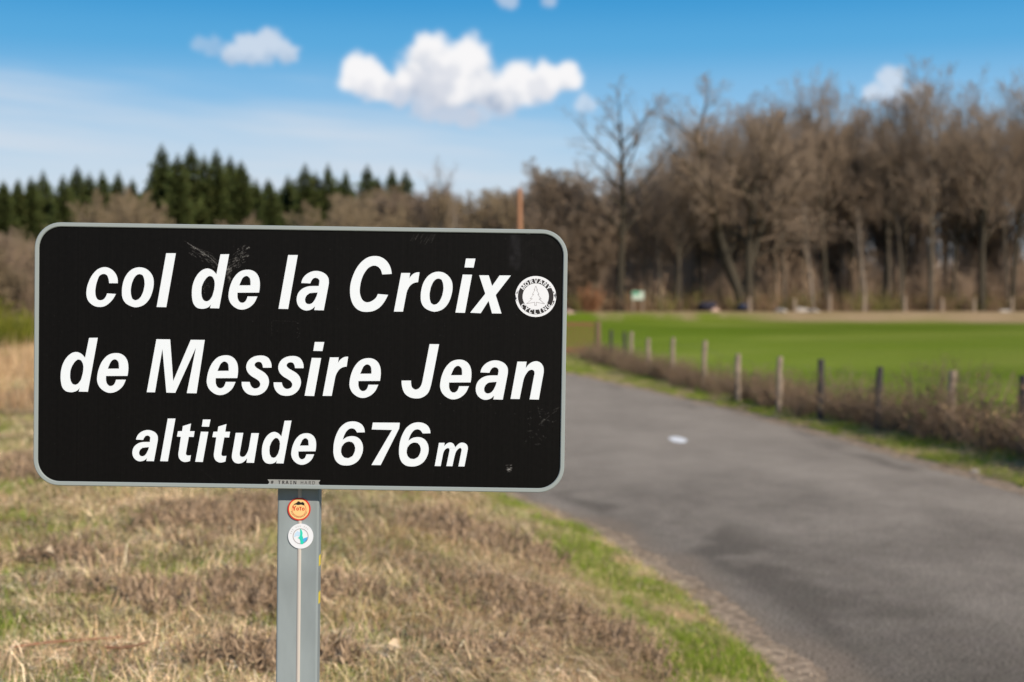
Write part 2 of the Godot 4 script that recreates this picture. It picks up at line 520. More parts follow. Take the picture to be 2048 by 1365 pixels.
# ---------------------------------------------------------------- lettering
# Outlines read off in ninths of a pixel: «*» marks a corner, the points between corners lie on smooth curves.
const GLYPHS := {
	"c": [[160, 490], "*690,700 690,640 665,550 600,465 530,422 440,408 340,440 235,540 160,680 125,800 118,900 140,1000 200,1075 280,1120 360,1132 440,1120 540,1055 610,975 *655,895 *497,885 470,945 435,990 375,1010 325,998 297,960 280,870 290,760 320,650 365,560 405,537 450,532 495,555 520,610 *535,700"],
	"o": [[160, 490], "1090,410 1190,430 1285,505 1335,600 1345,690 1320,850 1255,1000 1160,1095 1080,1128 1015,1138 920,1115 830,1060 775,965 765,860 785,700 830,580 920,470 1000,425", "1095,535 1140,550 1165,600 1180,690 1165,810 1125,920 1075,985 1015,1012 960,990 935,930 925,840 940,730 985,610 1035,550"],
	"l": [[160, 490], "*1575,155 *1750,155 *1570,1136 *1395,1132"],
	"d": [[360, 490], "*742,175 *900,172 *712,1157 *545,1154 *563,1085 525,1130 455,1160 390,1165 310,1145 250,1080 222,970 218,860 235,730 290,590 370,490 440,445 510,432 590,460 640,505 *665,540", "545,565 600,590 630,660 635,720 615,850 575,960 525,1015 470,1030 425,1005 395,930 390,850 405,740 450,650 500,590"],
	"e": [[360, 490], "*1440,870 1452,790 1455,690 1440,600 1390,515 1310,465 1215,455 1100,485 990,590 925,720 890,860 885,960 920,1060 1000,1140 1090,1178 1160,1178 1260,1140 1350,1060 *1410,940 *1230,940 1210,1000 1180,1040 1130,1058 1085,1040 1055,990 1045,930 *1048,872", "*1080,740 1100,690 1140,610 1180,575 1215,568 1260,590 1285,640 1290,680 *1285,738"],
	"a": [[540, 500], "*570,605 590,540 650,460 740,405 840,385 930,400 1020,450 1065,520 1072,600 *1058,690 *978,1102 *805,1098 *820,1030 770,1075 710,1100 650,1105 570,1075 510,1010 487,930 490,860 520,780 590,710 690,668 790,660 *888,660 900,615 905,575 890,535 850,512 810,512 770,540 *735,612", "*868,778 850,840 810,920 760,975 700,992 655,970 637,920 650,860 690,810 750,782 800,778"],
	"C": [[690, 500], "*852,440 840,360 800,260 720,170 630,125 535,115 430,135 310,215 210,340 140,490 100,640 92,750 105,880 150,1000 220,1080 300,1120 395,1130 500,1118 610,1065 700,970 750,890 *785,820 *598,805 570,865 510,920 440,952 385,955 330,925 290,860 270,770 278,650 310,520 370,400 450,315 540,288 610,315 655,370 *680,450"],
	"r": [[690, 500], "*1025,423 *1187,423 *1172,522 1200,480 1260,430 1310,412 *1358,410 *1330,590 1270,600 1200,640 1150,710 1125,770 *1112,830 *1055,1125 *890,1125"],
	"i": [[870, 500], "*505,452 *675,455 *545,1148 *372,1143"],
	"dot": [[870, 500], "*565,160 *737,162 *703,325 *538,322"],
	"x": [[870, 500], "*805,465 *978,465 *1040,660 *1175,468 *1382,468 *1105,825 *1210,1160 *1038,1158 *975,930 *832,1155 *640,1145 *915,800"],
	"M": [[280, 660], "*295,172 *545,175 *595,935 *920,183 *1175,185 *1020,1158 *843,1155 *1014,325 *632,1150 *470,1145 *403,345 *262,1140 *112,1138"],
	"s": [[460, 670], "*750,600 752,560 735,490 690,420 620,385 540,378 440,395 350,450 300,530 290,600 315,680 380,750 470,805 525,850 545,900 525,950 480,975 435,978 390,950 365,910 *352,860 *205,858 210,930 250,1020 330,1085 430,1105 530,1092 630,1030 690,930 703,850 680,760 620,690 540,640 470,595 442,555 450,525 480,500 520,492 560,505 585,545 *595,600"],
	"J": [[780, 670], "*720,170 *893,172 *770,800 755,870 735,950 690,1060 610,1130 530,1158 450,1160 350,1135 270,1075 225,980 210,900 *208,835 *380,835 382,890 400,960 460,1000 520,980 560,930 585,860 *597,800"],
	"n": [[920, 670], "*1045,490 *1213,490 *1197,605 1240,550 1310,500 1385,482 1460,505 1515,580 1525,670 1515,740 *1503,800 *1435,1182 *1267,1178 *1348,750 1357,705 1348,660 1310,637 1260,650 1210,705 1170,780 *1145,870 *1085,1172 *920,1170"],
	"t": [[250, 820], "*1040,300 *1188,255 *1165,395 *1253,395 *1235,500 *1147,498 *1095,780 1092,812 1108,835 1140,840 *1183,835 *1165,940 1110,955 1060,957 1000,930 965,880 955,810 *963,750 *1002,498 *930,492 *950,395 *1025,393"],
	"u": [[440, 820], "*275,425 *412,425 *352,760 345,805 355,850 390,865 430,855 475,800 505,730 *516,680 *560,430 *697,430 *605,973 *467,970 *480,890 430,945 370,978 310,985 245,960 205,890 203,830 *215,760"],
	"6": [[650, 820], "*718,415 710,355 670,280 590,230 495,215 390,235 280,315 210,430 165,560 145,700 150,830 185,930 260,1000 370,1022 480,1008 590,940 655,840 685,720 675,630 625,540 560,497 475,485 395,500 *315,550 345,465 390,390 440,350 490,343 535,360 560,390 *577,418", "435,582 495,600 530,650 543,710 525,790 480,860 400,888 335,870 295,820 282,750 300,670 360,605"],
	"7": [[650, 820], "*865,237 *1357,240 *1345,345 *1005,1015 *838,1013 *1215,372 *845,362"],
	"m": [[780, 820], "*888,607 *992,607 *983,670 1020,630 1060,607 1105,602 1150,625 *1185,690 1230,640 1280,608 1330,605 1390,635 1415,700 1405,770 *1397,815 *1352,1040 *1242,1038 *1295,770 1300,725 1280,700 1245,715 1205,760 *1172,850 *1132,1035 *1022,1033 *1076,770 1080,725 1055,703 1010,720 975,770 *952,860 *918,1033 *810,1031"],
}

func on_sign(px: float, py: float) -> Vector2:  # metres from the middle of the sign, with the lean taken out
	return Vector2(px - 600.0, 716.0 - py).rotated(LEAN) / S

func contour(text: String, at: Array) -> PackedVector2Array:
	var pts := PackedVector2Array()
	var corner := []
	for w in text.split(" "):
		corner.append(w.begins_with("*"))
		var xy := w.trim_prefix("*").split(",")
		pts.append(on_sign(at[0] + float(xy[0]) / 9.1, at[1] + float(xy[1]) / 9.1))
	var n := pts.size()
	var out_ := PackedVector2Array()
	for k in n:
		var a := pts[k]
		var b := pts[(k + 1) % n]
		out_.append(a)
		if corner[k] and corner[(k + 1) % n]:
			continue
		var before := a * 2.0 - b if corner[k] else pts[(k - 1 + n) % n]
		var after := b * 2.0 - a if corner[(k + 1) % n] else pts[(k + 2) % n]
		if corner[k]:
			before = a + (a - b) * 0.5
		if corner[(k + 1) % n]:
			after = b + (b - a) * 0.5
		for q in range(1, 4):
			out_.append(a.cubic_interpolate_in_time(b, before, after, q / 4.0, (b - a).length(), -(a - before).length(), (b - a).length() + (after - b).length()))
	return out_

func plate(outer: PackedVector2Array, hole: PackedVector2Array, z0: float, z1: float) -> ArrayMesh:
	# a flat shape with straight sides from z0 up to z1
	var poly := outer.duplicate()
	if Geometry2D.is_polygon_clockwise(poly):
		poly.reverse()
	if hole.size():
		var h := hole.duplicate()
		if not Geometry2D.is_polygon_clockwise(h):
			h.reverse()
		var best := 1e9
		var bi := 0
		var bj := 0
		for i in poly.size():
			for j in h.size():
				var dd := poly[i].distance_squared_to(h[j])
				if dd < best:
					best = dd
					bi = i
					bj = j
		var joined := PackedVector2Array()
		for i in poly.size() + 1:
			joined.append(poly[(bi + i) % poly.size()])
		for j in h.size() + 1:
			joined.append(h[(bj + j) % h.size()])
		poly = joined
	var tris := Geometry2D.triangulate_polygon(poly)
	var b := Buf.new()
	if tris.is_empty():
		push_warning("a letter could not be filled")
	for t in range(0, tris.size(), 3):
		var p := poly[tris[t]]
		var q := poly[tris[t + 1]]
		var r := poly[tris[t + 2]]
		if (q - p).cross(r - p) > 0.0:
			var sw := q
			q = r
			r = sw
		b.tri(Vector3(p.x, p.y, z1), Vector3(q.x, q.y, z1), Vector3(r.x, r.y, z1))
	for ring in [outer, hole]:
		var cw := Geometry2D.is_polygon_clockwise(ring) if ring.size() else false
		if ring == hole:
			cw = not cw
		for i in ring.size():
			var p: Vector2 = ring[i]
			var q: Vector2 = ring[(i + 1) % ring.size()]
			if cw:
				var sw := p
				p = q
				q = sw
			b.quad(Vector3(p.x, p.y, z0), Vector3(p.x, p.y, z1), Vector3(q.x, q.y, z1), Vector3(q.x, q.y, z0))
	return b.mesh()

func rounded(w: float, h: float, r: float, steps := 10) -> PackedVector2Array:
	var out_ := PackedVector2Array()
	for c in [[1, 1, 0.0], [-1, 1, 90.0], [-1, -1, 180.0], [1, -1, 270.0]]:
		for k in steps + 1:
			var a := deg_to_rad(c[2] + 90.0 * k / steps)
			out_.append(Vector2(c[0] * (w / 2 - r), c[1] * (h / 2 - r)) + Vector2(cos(a), sin(a)) * r)
	return out_

func circle(r: float, c := Vector2.ZERO, n := 40) -> PackedVector2Array:
	var out_ := PackedVector2Array()
	for k in n:
		out_.append(c + Vector2(cos(TAU * k / n), sin(TAU * k / n)) * r)
	return out_

func ring_mesh(outer: PackedVector2Array, inner: PackedVector2Array, z0: float, z1: float, bevel := 0.0) -> ArrayMesh:
	# both outlines have the same number of points and run counter-clockwise
	var b := Buf.new()
	var n := outer.size()
	for k in n:
		var o0 := outer[k]
		var o1 := outer[(k + 1) % n]
		var i0 := inner[k]
		var i1 := inner[(k + 1) % n]
		var p0 := o0.lerp(i0, bevel)
		var p1 := o1.lerp(i1, bevel)
		var q0 := i0.lerp(o0, bevel)
		var q1 := i1.lerp(o1, bevel)
		var zb := z1 - bevel * o0.distance_to(i0)
		var v3 := func(p: Vector2, z: float): return Vector3(p.x, p.y, z)
		b.quad(v3.call(p0, z1), v3.call(q0, z1), v3.call(q1, z1), v3.call(p1, z1))
		b.quad(v3.call(o0, z0), v3.call(o0, zb), v3.call(o1, zb), v3.call(o1, z0))
		if bevel > 0.0:
			b.quad(v3.call(o0, zb), v3.call(p0, z1), v3.call(p1, z1), v3.call(o1, zb))
			b.quad(v3.call(q0, z1), v3.call(i0, zb), v3.call(i1, zb), v3.call(q1, z1))
		b.quad(v3.call(i0, zb), v3.call(i0, z0), v3.call(i1, z0), v3.call(i1, zb))
	return b.mesh()

func glyph(text: String, size: float, bold: bool) -> TextMesh:
	var t := TextMesh.new()
	var f := SystemFont.new()
	f.font_names = PackedStringArray(["Droid Sans"])
	f.font_weight = 700 if bold else 400
	t.font = f
	t.text = text
	t.font_size = 64
	t.pixel_size = size / 64.0
	t.depth = 0.0002
	t.curve_step = 1.5
	return t

func strip(pts: Array, w: float, z: float) -> ArrayMesh:  # a thin printed line
	var b := Buf.new()
	for k in pts.size() - 1:
		var p: Vector2 = pts[k]
		var q: Vector2 = pts[k + 1]
		var s := (q - p).orthogonal().normalized() * w * 0.5
		b.quad(Vector3(p.x - s.x, p.y - s.y, z), Vector3(p.x + s.x, p.y + s.y, z), Vector3(q.x + s.x, q.y + s.y, z), Vector3(q.x - s.x, q.y - s.y, z))
	return b.mesh()

# wear on the black face, painted into its colour
func dab(im: Image, px: float, py: float, r: float, level: float, tint := Color(1, 1, 1)) -> void:
	var p := on_sign(px, py)
	var c := Vector2((p.x + 0.5) * im.get_width(), (0.2475 - p.y) / 0.495 * im.get_height())
	var rr := r * im.get_width() / S
	for y in range(int(c.y - rr), int(c.y + rr) + 2):
		for x in range(int(c.x - rr), int(c.x + rr) + 2):
			if x < 0 or y < 0 or x >= im.get_width() or y >= im.get_height():
				continue
			var a := clampf(1.2 - Vector2(x + 0.5, y + 0.5).distance_to(c) / rr, 0.0, 1.0) * level * (0.8 if level < 0.5 else 1.0)
			if a > 0.0:
				im.set_pixel(x, y, im.get_pixel(x, y).lerp(tint, a))

func scratch(im: Image, pts: Array, r: float, level: float) -> void:
	for k in pts.size() - 1:
		var a := Vector2(pts[k][0], pts[k][1])
		var b := Vector2(pts[k + 1][0], pts[k + 1][1])
		var n := int(a.distance_to(b) / maxf(r, 0.7)) + 1
		for q in n:
			var p := a.lerp(b, float(q) / n)
			if rng.randf() < 0.75:
				dab(im, p.x + rng.randf_range(-0.5, 0.5), p.y + rng.randf_range(-0.5, 0.5), r, level * rng.randf_range(0.3, 1.0))

func face_texture() -> ImageTexture:
	var im := Image.create_empty(1400, 693, false, Image.FORMAT_RGB8)
	rng.seed = 5
	for x in im.get_width():
		for y in range(0, im.get_height(), 3):
			var v := 0.055 + 0.012 * noise.get_noise_1d(x * 0.8) + 0.008 * patchy.get_noise_2d(x * 0.5, y * 0.5) + 0.012 * float(im.get_height() - y) / im.get_height() * float(x) / im.get_width()
			im.fill_rect(Rect2i(x, y, 1, 3), Color(v * 1.02, v * 0.97, v * 0.96))
	# the dusty print left by a bird
	for k in 6:
		scratch(im, [[370 + k * 3, 483 + k * 2], [398 + k * 5, 498 + k * 4], [425 + k * 3, 508 + k * 6]], 0.8, 0.22)
	for k in 46:
		var t := rng.randf()
		var x := lerpf(385, 440, t) + rng.randf_range(-8, 8)
		var y := lerpf(498, 535, t) + rng.randf_range(-9, 9)
		scratch(im, [[x, y], [x + rng.randf_range(3, 9), y + rng.randf_range(2, 6)]], rng.randf_range(0.7, 1.5), 0.22)
	for k in 60:
		var t := rng.randf()
		var x := lerpf(455, 490, t) + rng.randf_range(-7, 7)
		var y := lerpf(540, 505, t) + rng.randf_range(-14, 12)
		scratch(im, [[x, y], [x + rng.randf_range(3, 9), y - rng.randf_range(2, 7)]], rng.randf_range(0.7, 1.6), 0.26)
	for k in 16:
		scratch(im, [[456 + rng.randf_range(-4, 6), 535 + k * 1.6], [459 + rng.randf_range(-4, 6), 543 + k * 1.6]], 1.2, 0.2)
		dab(im, 412 + rng.randf_range(-6, 8), 575 + rng.randf_range(-10, 14), rng.randf_range(0.8, 2.0), 0.16)
	dab(im, 499, 496, 2.0, 0.3)
	dab(im, 494, 497, 1.4, 0.3)
	# smears and rubbed spots
	for k in 90:
		dab(im, 1028 + rng.randf_range(-9, 12), 470 + k * 0.75 + rng.randf_range(-3, 3), rng.randf_range(5, 10), 0.016, Color(0.9, 0.9, 1.0))
	for k in 80:
		dab(im, 1062 + rng.randf_range(-30, 45), 515 + rng.randf_range(-35, 28), rng.randf_range(5, 14), 0.008)
	for k in 18:
		var x := 822 + rng.randf_range(0, 50)
		var y := 466 + rng.randf_range(0, 14)
		scratch(im, [[x, y], [x - 7, y + 12]], 0.9, 0.12)
	for k in 26:
		var x := 1052 + rng.randf_range(0, 60)
		var y := 815 + rng.randf_range(0, 75)
		scratch(im, [[x, y], [x + rng.randf_range(-10, 14), y + rng.randf_range(-8, 4)]], rng.randf_range(0.9, 2.0), 0.11)
	scratch(im, [[1078, 850], [1092, 838], [1112, 822]], 1.2, 0.16)
	scratch(im, [[1076, 815], [1082, 838], [1108, 845]], 1.6, 0.14)
	for k in 14:
		var y := 930 + rng.randf_range(0, 16)
		scratch(im, [[1011 + rng.randf_range(0, 6), y], [1020 + rng.randf_range(0, 6), y + rng.randf_range(-2, 2)]], 0.8, 0.4)
	scratch(im, [[394, 936], [412, 950], [452, 985]], 0.7, 0.09)
	scratch(im, [[543, 672], [543, 645], [546, 642], [590, 643], [597, 648]], 0.8, 0.10)
	for k in 8:
		dab(im, 596 + rng.randf_range(-2, 3), 648 + rng.randf_range(-2, 40), 0.9, 0.2)
	for k in 330:
		dab(im, rng.randf_range(80, 1120), rng.randf_range(465, 975), rng.randf_range(0.6, 1.3), rng.randf_range(0.03, 0.16))
	for s in [[880, 464, 12], [896, 464.5, 16], [1056, 467.5, 10], [690, 459, 5], [345, 453, 4], [176, 450.5, 4], [553, 457, 4], [1035, 980, 14], [1046, 979, 8]]:
		for q in 6:
			dab(im, s[0] + rng.randf_range(-0.5, 0.5) * s[2], s[1] + 0.8, 1.0, 0.85, Color(0.85, 0.86, 0.86))
	return ImageTexture.create_from_image(im)

func build_sign() -> void:
	var centre := cam.transform * (Vector3((600.0 - 1024.0) / F, (682.5 - 716.0) / F, -1.0) * 2.673)
	var lean := Basis(Vector3(0, 0, 1), -LEAN)
	var foot := 1.62                                   # how far the post runs below the middle of the panel
	var base := centre + lean * Vector3(0, -foot, -0.057)
	var sign_ := thing("road_sign", "black mountain pass sign with white lettering on grey post in front", "road sign", base)
	sign_.basis = lean
	var up := Vector3(0, foot, 0.057)
	# the post: an 80 by 40 section with rounded edges and a rib down its face
	var sect := rounded(0.0795, 0.04, 0.004, 3)
	var pb := Buf.new()
	for k in sect.size():
		var p := sect[k]
		var q := sect[(k + 1) % sect.size()]
		pb.quad(Vector3(p.x, 0, -p.y), Vector3(q.x, 0, -q.y), Vector3(q.x, foot + 0.2, -q.y), Vector3(p.x, foot + 0.2, -p.y))
	var post := part("post", pb.mesh(), M.post, sign_, Vector3(-0.0062, 0, 0))
	var rib := Buf.new()
	rib.tube(PackedVector3Array([Vector3(0.003, 0, 0.0175), Vector3(0.003, foot + 0.2, 0.0175)]), PackedFloat32Array([0.0046, 0.0046]), 12)
	part("rib", rib.mesh(), M.rib, post)
	for s in [[-0.475, 0.022], [-0.402, 0.02]]:
		var yb := Buf.new()
		yb.box(Vector3(0.0397, foot + s[0], -0.008), Vector3(0.0404, foot + s[0] + s[1], 0.01))
		part("paint_mark", yb.mesh(), M.yellow, post)
	for y in [-0.14, 0.14]:
		var bb := Buf.new()
		bb.box(Vector3(-0.055, foot + y - 0.02, 0.0205), Vector3(0.055, foot + y + 0.02, 0.0295))
		part("bracket", bb.mesh(), M.frame, sign_)
	# the panel with its folded rim
	var panel := part("panel", plate(rounded(0.99, 0.485, 0.044), PackedVector2Array(), -0.026, -0.0015), M.black_side, sign_, up)
	var face := Buf.new()
	var outline := rounded(0.989, 0.484, 0.0435)
	for p in outline:
		face.v.append(Vector3(p.x, p.y, -0.0008))
		face.n.append(Vector3(0, 0, 1))
		face.uv.append(Vector2(p.x + 0.5, (0.2475 - p.y) / 0.495))
	for k in range(1, outline.size() - 1):
		face.i.append_array([0, k + 1, k])
	part("face", face.mesh(), M.face, panel)
	part("frame", ring_mesh(rounded(1.0, 0.495, 0.049), rounded(0.984, 0.479, 0.041), -0.028, 0.003, 0.16), M.frame, panel)
	# letters: [glyph, x of the traced letter's new place minus its own, scale]; lines share a baseline
	var line_one := [["c", 0, 1], ["o", 0, 1], ["l", 0, 1], ["d", 0, 1], ["e", 0, 1], ["l", 243.7, 1], ["a", 0, 1], ["C", 0, 1], ["r", 0, 1], ["o", 597.4, 1], ["i", 0, 1], ["dot", 0, 1], ["x", 0, 1]]
	for g in line_one:
		letter(panel, g[0], Vector2(g[1], g[1] * LEAN), 1.0)
	letter_to(panel, "d", Vector2(742, 175), Vector2(360, 490), Vector2(707, 148), Vector2(100, 660), 1.0)
	letter_to(panel, "e", Vector2(1440, 870), Vector2(360, 490), Vector2(1402, 840), Vector2(100, 660), 1.0)
	letter(panel, "M", Vector2.ZERO, 1.0)
	letter_to(panel, "e", Vector2(1440, 870), Vector2(360, 490), Vector2(1763, 880), Vector2(280, 660), 1.0)
	letter(panel, "s", Vector2.ZERO, 1.0)
	letter(panel, "s", Vector2(64.1, 64.1 * LEAN), 1.0)
	letter_to(panel, "dot", Vector2(565, 160), Vector2(870, 500), Vector2(1541, 131), Vector2(460, 670), 1.0)
	letter_to(panel, "i", Vector2(505, 452), Vector2(870, 500), Vector2(1485, 421), Vector2(460, 670), 1.0)
	letter_to(panel, "r", Vector2(1025, 423), Vector2(690, 500), Vector2(541, 412), Vector2(600, 670), 1.0)
	letter_to(panel, "e", Vector2(1440, 870), Vector2(360, 490), Vector2(1452, 841), Vector2(600, 670), 1.0)
	letter(panel, "J", Vector2.ZERO, 1.0)
	letter_to(panel, "e", Vector2(1440, 870), Vector2(360, 490), Vector2(1466, 868), Vector2(780, 670), 1.0)
	letter_to(panel, "a", Vector2(570, 605), Vector2(540, 500), Vector2(370, 686), Vector2(920, 670), 1.0)
	letter(panel, "n", Vector2.ZERO, 1.0)
	letter_to(panel, "a", Vector2(978, 1102), Vector2(540, 500), Vector2(507, 943), Vector2(250, 820), 0.795)
	letter_to(panel, "l", Vector2(1395, 1132), Vector2(160, 490), Vector2(622, 942), Vector2(250, 820), 0.797)
	letter(panel, "t", Vector2.ZERO, 1.0)
	letter_to(panel, "i", Vector2(372, 1143), Vector2(870, 500), Vector2(1262, 953), Vector2(250, 820), 0.795)
	letter_to(panel, "dot", Vector2(565, 160), Vector2(870, 500), Vector2(1407, 181), Vector2(250, 820), 0.795)
	letter(panel, "t", Vector2(71.1, 71.1 * LEAN), 1.0)
	letter(panel, "u", Vector2.ZERO, 1.0)
	letter_to(panel, "d", Vector2(712, 1157), Vector2(360, 490), Vector2(1143, 984), Vector2(440, 820), 0.795)
	letter_to(panel, "e", Vector2(1440, 870), Vector2(360, 490), Vector2(1728, 762), Vector2(440, 820), 0.795)
	letter(panel, "6", Vector2.ZERO, 1.0)
	letter(panel, "7", Vector2.ZERO, 1.0)
	letter(panel, "6", Vector2(131.6, 131.6 * LEAN), 1.0)
	letter(panel, "m", Vector2.ZERO, 1.0)
	build_stickers(sign_, up)

func letter(panel: Node3D, g: String, shift: Vector2, scale_: float, pivot := Vector2.ZERO) -> void:
	# shift in photo pixels; scale about the pivot (photo pixels)
	var spec: Array = GLYPHS[g]
	var key := "glyph " + g
	if not M.has(key):
		var hole := contour(spec[2], spec[0]) if spec.size() > 2 else PackedVector2Array()
		M[key] = plate(contour(spec[1], spec[0]), hole, -0.0008, -0.0002)
	var o := part("letter", M[key], M.letter, panel)
	var pv := on_sign(pivot.x, pivot.y)
	var to := on_sign(pivot.x + shift.x, pivot.y + shift.y)
	o.transform = Transform3D(Basis().scaled(Vector3(scale_, scale_, 1)), Vector3(to.x - pv.x * scale_, to.y - pv.y * scale_, 0))

func letter_to(panel: Node3D, g: String, ref: Vector2, crop: Vector2, ref2: Vector2, crop2: Vector2, scale_: float) -> void:
	var a := crop + ref / 9.1
	var b := crop2 + ref2 / 9.1
	letter(panel, g, b - a, scale_, a)

func build_stickers(sign_: Node3D, up: Vector3) -> void:
	var none := PackedVector2Array()
	# round white club sticker at the upper right
	var at := on_sign(1071.5, 593.5)
	var st := part("sticker", plate(circle(0.0385), none, 0, 0.0004), M.white_film, sign_, up + Vector3(at.x, at.y, -0.0008))
	st.set_meta("label", "round white cycling sticker with a fir tree, partly worn")
	part("band", ring_mesh(circle(0.0335), circle(0.0248), 0.0003, 0.0006), M.ink, st)
	for arc in [["MORVANY", 90.0, 1.0], ["CYCLING", -90.0, -1.0]]:
		var word: String = arc[0]
		for k in word.length():
			var a := deg_to_rad(arc[1] - arc[2] * (k - (word.length() - 1) / 2.0) * 18.0)
			var g := part("letter", glyph(word[k], 0.0114, true), M.white_film, st)
			var p := Vector2(cos(a), sin(a)) * 0.0291
			g.transform = Transform3D(Basis(Vector3(0, 0, 1), a - PI / 2 * arc[2]).scaled_local(Vector3(1.0, 0.95, 1)), Vector3(p.x, p.y, 0.00075))
	var fir := [Vector2(0, 19), Vector2(-3, 12), Vector2(-1.5, 12), Vector2(-6, 4), Vector2(-3.5, 4), Vector2(-10, -4), Vector2(-6, -4), Vector2(-16, -13), Vector2(-1.5, -10), Vector2(-1.5, -16), Vector2(1.5, -16), Vector2(1.5, -10), Vector2(16, -13), Vector2(6, -4), Vector2(10, -4), Vector2(3.5, 4), Vector2(6, 4), Vector2(1.5, 12), Vector2(3, 12), Vector2(0, 19)].map(func(p): return p * 0.00105)
	part("fir_emblem", strip(fir, 0.0008, 0.0007), M.grey_ink, st)
	rng.seed = 12
	for k in 16:
		var a := rng.randf_range(-0.45, 0.3) + (PI if k % 3 == 0 else 0.0)
		var p := Vector2(cos(a), sin(a)) * rng.randf_range(0.0345, 0.0383)
		var tear := Vector2(cos(a), sin(a)).orthogonal() * rng.randf_range(0.001, 0.003)
		part("tear", strip([p - tear, p + tear], rng.randf_range(0.0006, 0.0014), 0.00085), M.ink, st)
	# grey strip along the bottom of the panel
	at = on_sign(586.5, 966.6)
	var w := 0.0498
	var h := 0.0052
	st = part("sticker", plate(PackedVector2Array([Vector2(-w, -h), Vector2(w, -h), Vector2(w - 0.0035, 0), Vector2(w, h), Vector2(-w, h), Vector2(-w + 0.0035, 0)]), none, 0, 0.0004), M.grey_film, sign_, up + Vector3(at.x, at.y, -0.0008))
	st.set_meta("label", "narrow grey strip sticker reading TRAIN HARD")
	var x := -0.041
	for ch in "# TRAIN HARD":
		if ch != " ":
			var g := part("letter", glyph(ch, 0.0088, x < 0.005), M.ink, st)
			g.position = Vector3(x, 0, 0.0006)
		x += 0.0073 if ch != " " else 0.0062
	# cream round sticker, half in the panel's shade
	at = on_sign(597.0, 1021.0) + Vector2(-0.0055, -0.0043)
	var zpost := -0.037 + 0.0023
	st = part("sticker", plate(circle(0.0218), none, -0.0022, 0.0004), M.red, sign_, up + Vector3(at.x, at.y, zpost))
	st.set_meta("label", "round cream sticker with red rim and red writing")
	part("ground", plate(circle(0.0192), none, 0.0003, 0.0006), M.cream, st)
	var hill := PackedVector2Array([Vector2(-11, 7), Vector2(-6, 8.5), Vector2(-2, 7.6), Vector2(4, 8.4), Vector2(9, 7), Vector2(10, 10), Vector2(7, 13.4), Vector2(3, 12.2), Vector2(1, 13.6), Vector2(-2, 14.6), Vector2(-4, 12), Vector2(-8, 10)])
	for k in hill.size():
		hill[k] *= 0.00105
	part("dark_shape", plate(hill, none, 0.0005, 0.0008), M.ink, st)
	part("rim_line", ring_mesh(circle(0.0137, Vector2(0, -0.0005)), circle(0.0129, Vector2(0, -0.0005)), 0.0005, 0.0008), M.red, st)
	x = -0.0092
	for ch in "YoTo":
		var g := part("letter", glyph(ch, 0.0125 if ch == "Y" else 0.0098, true), M.red, st)
		g.position = Vector3(x, 0.0015 if ch == "Y" else 0.001, 0.001)
		x += 0.0066 if ch == "Y" else 0.0054
	for k in 15:  # the small print round the lower half cannot be read
		var a := deg_to_rad(200.0 + 140.0 * k / 14.0)
		var p := Vector2(cos(a), sin(a)) * 0.0152
		var q := Vector2(cos(a + 1.2 + (k % 3) * 0.5), sin(a + 1.2 + (k % 3) * 0.5)) * 0.0014
		part("small_print", strip([p - q, p, p + q.orthogonal()], 0.0007, 0.0008), M.ink, st)
	# white round sticker below it
	at = on_sign(600.0, 1075.5) + Vector2(-0.0055, -0.005)
	st = part("sticker", plate(circle(0.0240), none, -0.0022, 0.0004), M.white_film, sign_, up + Vector3(at.x, at.y, zpost))
	st.set_meta("label", "round white sticker with a teal and blue emblem")
	part("emblem_ring", ring_mesh(circle(0.0152), circle(0.0136), 0.0003, 0.0006), M.grey_ink, st)
	var sky_ := PackedVector2Array([Vector2(-11, -2), Vector2(-6, 0.5), Vector2(-1, -1), Vector2(-1, 7), Vector2(-6, 9), Vector2(-10, 4)])
	var sea := PackedVector2Array([Vector2(4, -4), Vector2(12, -1), Vector2(11, -7), Vector2(5, -12), Vector2(2, -10)])
	var body := PackedVector2Array([Vector2(-1, 13), Vector2(1.5, 11), Vector2(3.4, 6), Vector2(3, 1), Vector2(4.4, -2.5), Vector2(3.4, -7), Vector2(6, -10), Vector2(4, -13.5), Vector2(0, -13.5), Vector2(-0.4, -8), Vector2(-1.6, -4.5), Vector2(-4.8, -3), Vector2(-2, -1.2), Vector2(-0.6, 3), Vector2(-0.8, 8)])
	for shape in [[sky_, M.pale_blue, 0.0006], [sea, M.blue, 0.0006], [body, M.teal, 0.0009]]:
		for k in shape[0].size():
			shape[0][k] *= 0.00112
		part("emblem", plate(shape[0], none, 0.0003, shape[2]), shape[1], st)
	for k in 11:
		var a := deg_to_rad(165.0 - 118.0 * k / 10.0)
		var p := Vector2(cos(a), sin(a)) * 0.0192
		var q := Vector2(cos(a), sin(a)) * 0.0013
		if k != 3 and k != 7:
			part("small_print", strip([p - q, p + q, p + q.orthogonal() * 0.8], 0.0006, 0.0006), M.grey_ink, st)

# ---------------------------------------------------------------- ground and road
func axis(spans: Array) -> PackedFloat32Array:
	var out_ := PackedFloat32Array()
	for s in spans:
		var n := int(absf(s[1] - s[0]) / s[2])
		for k in n:
			out_.append(lerpf(s[0], s[1], float(k) / n))
	out_.append(spans[-1][1])
	return out_

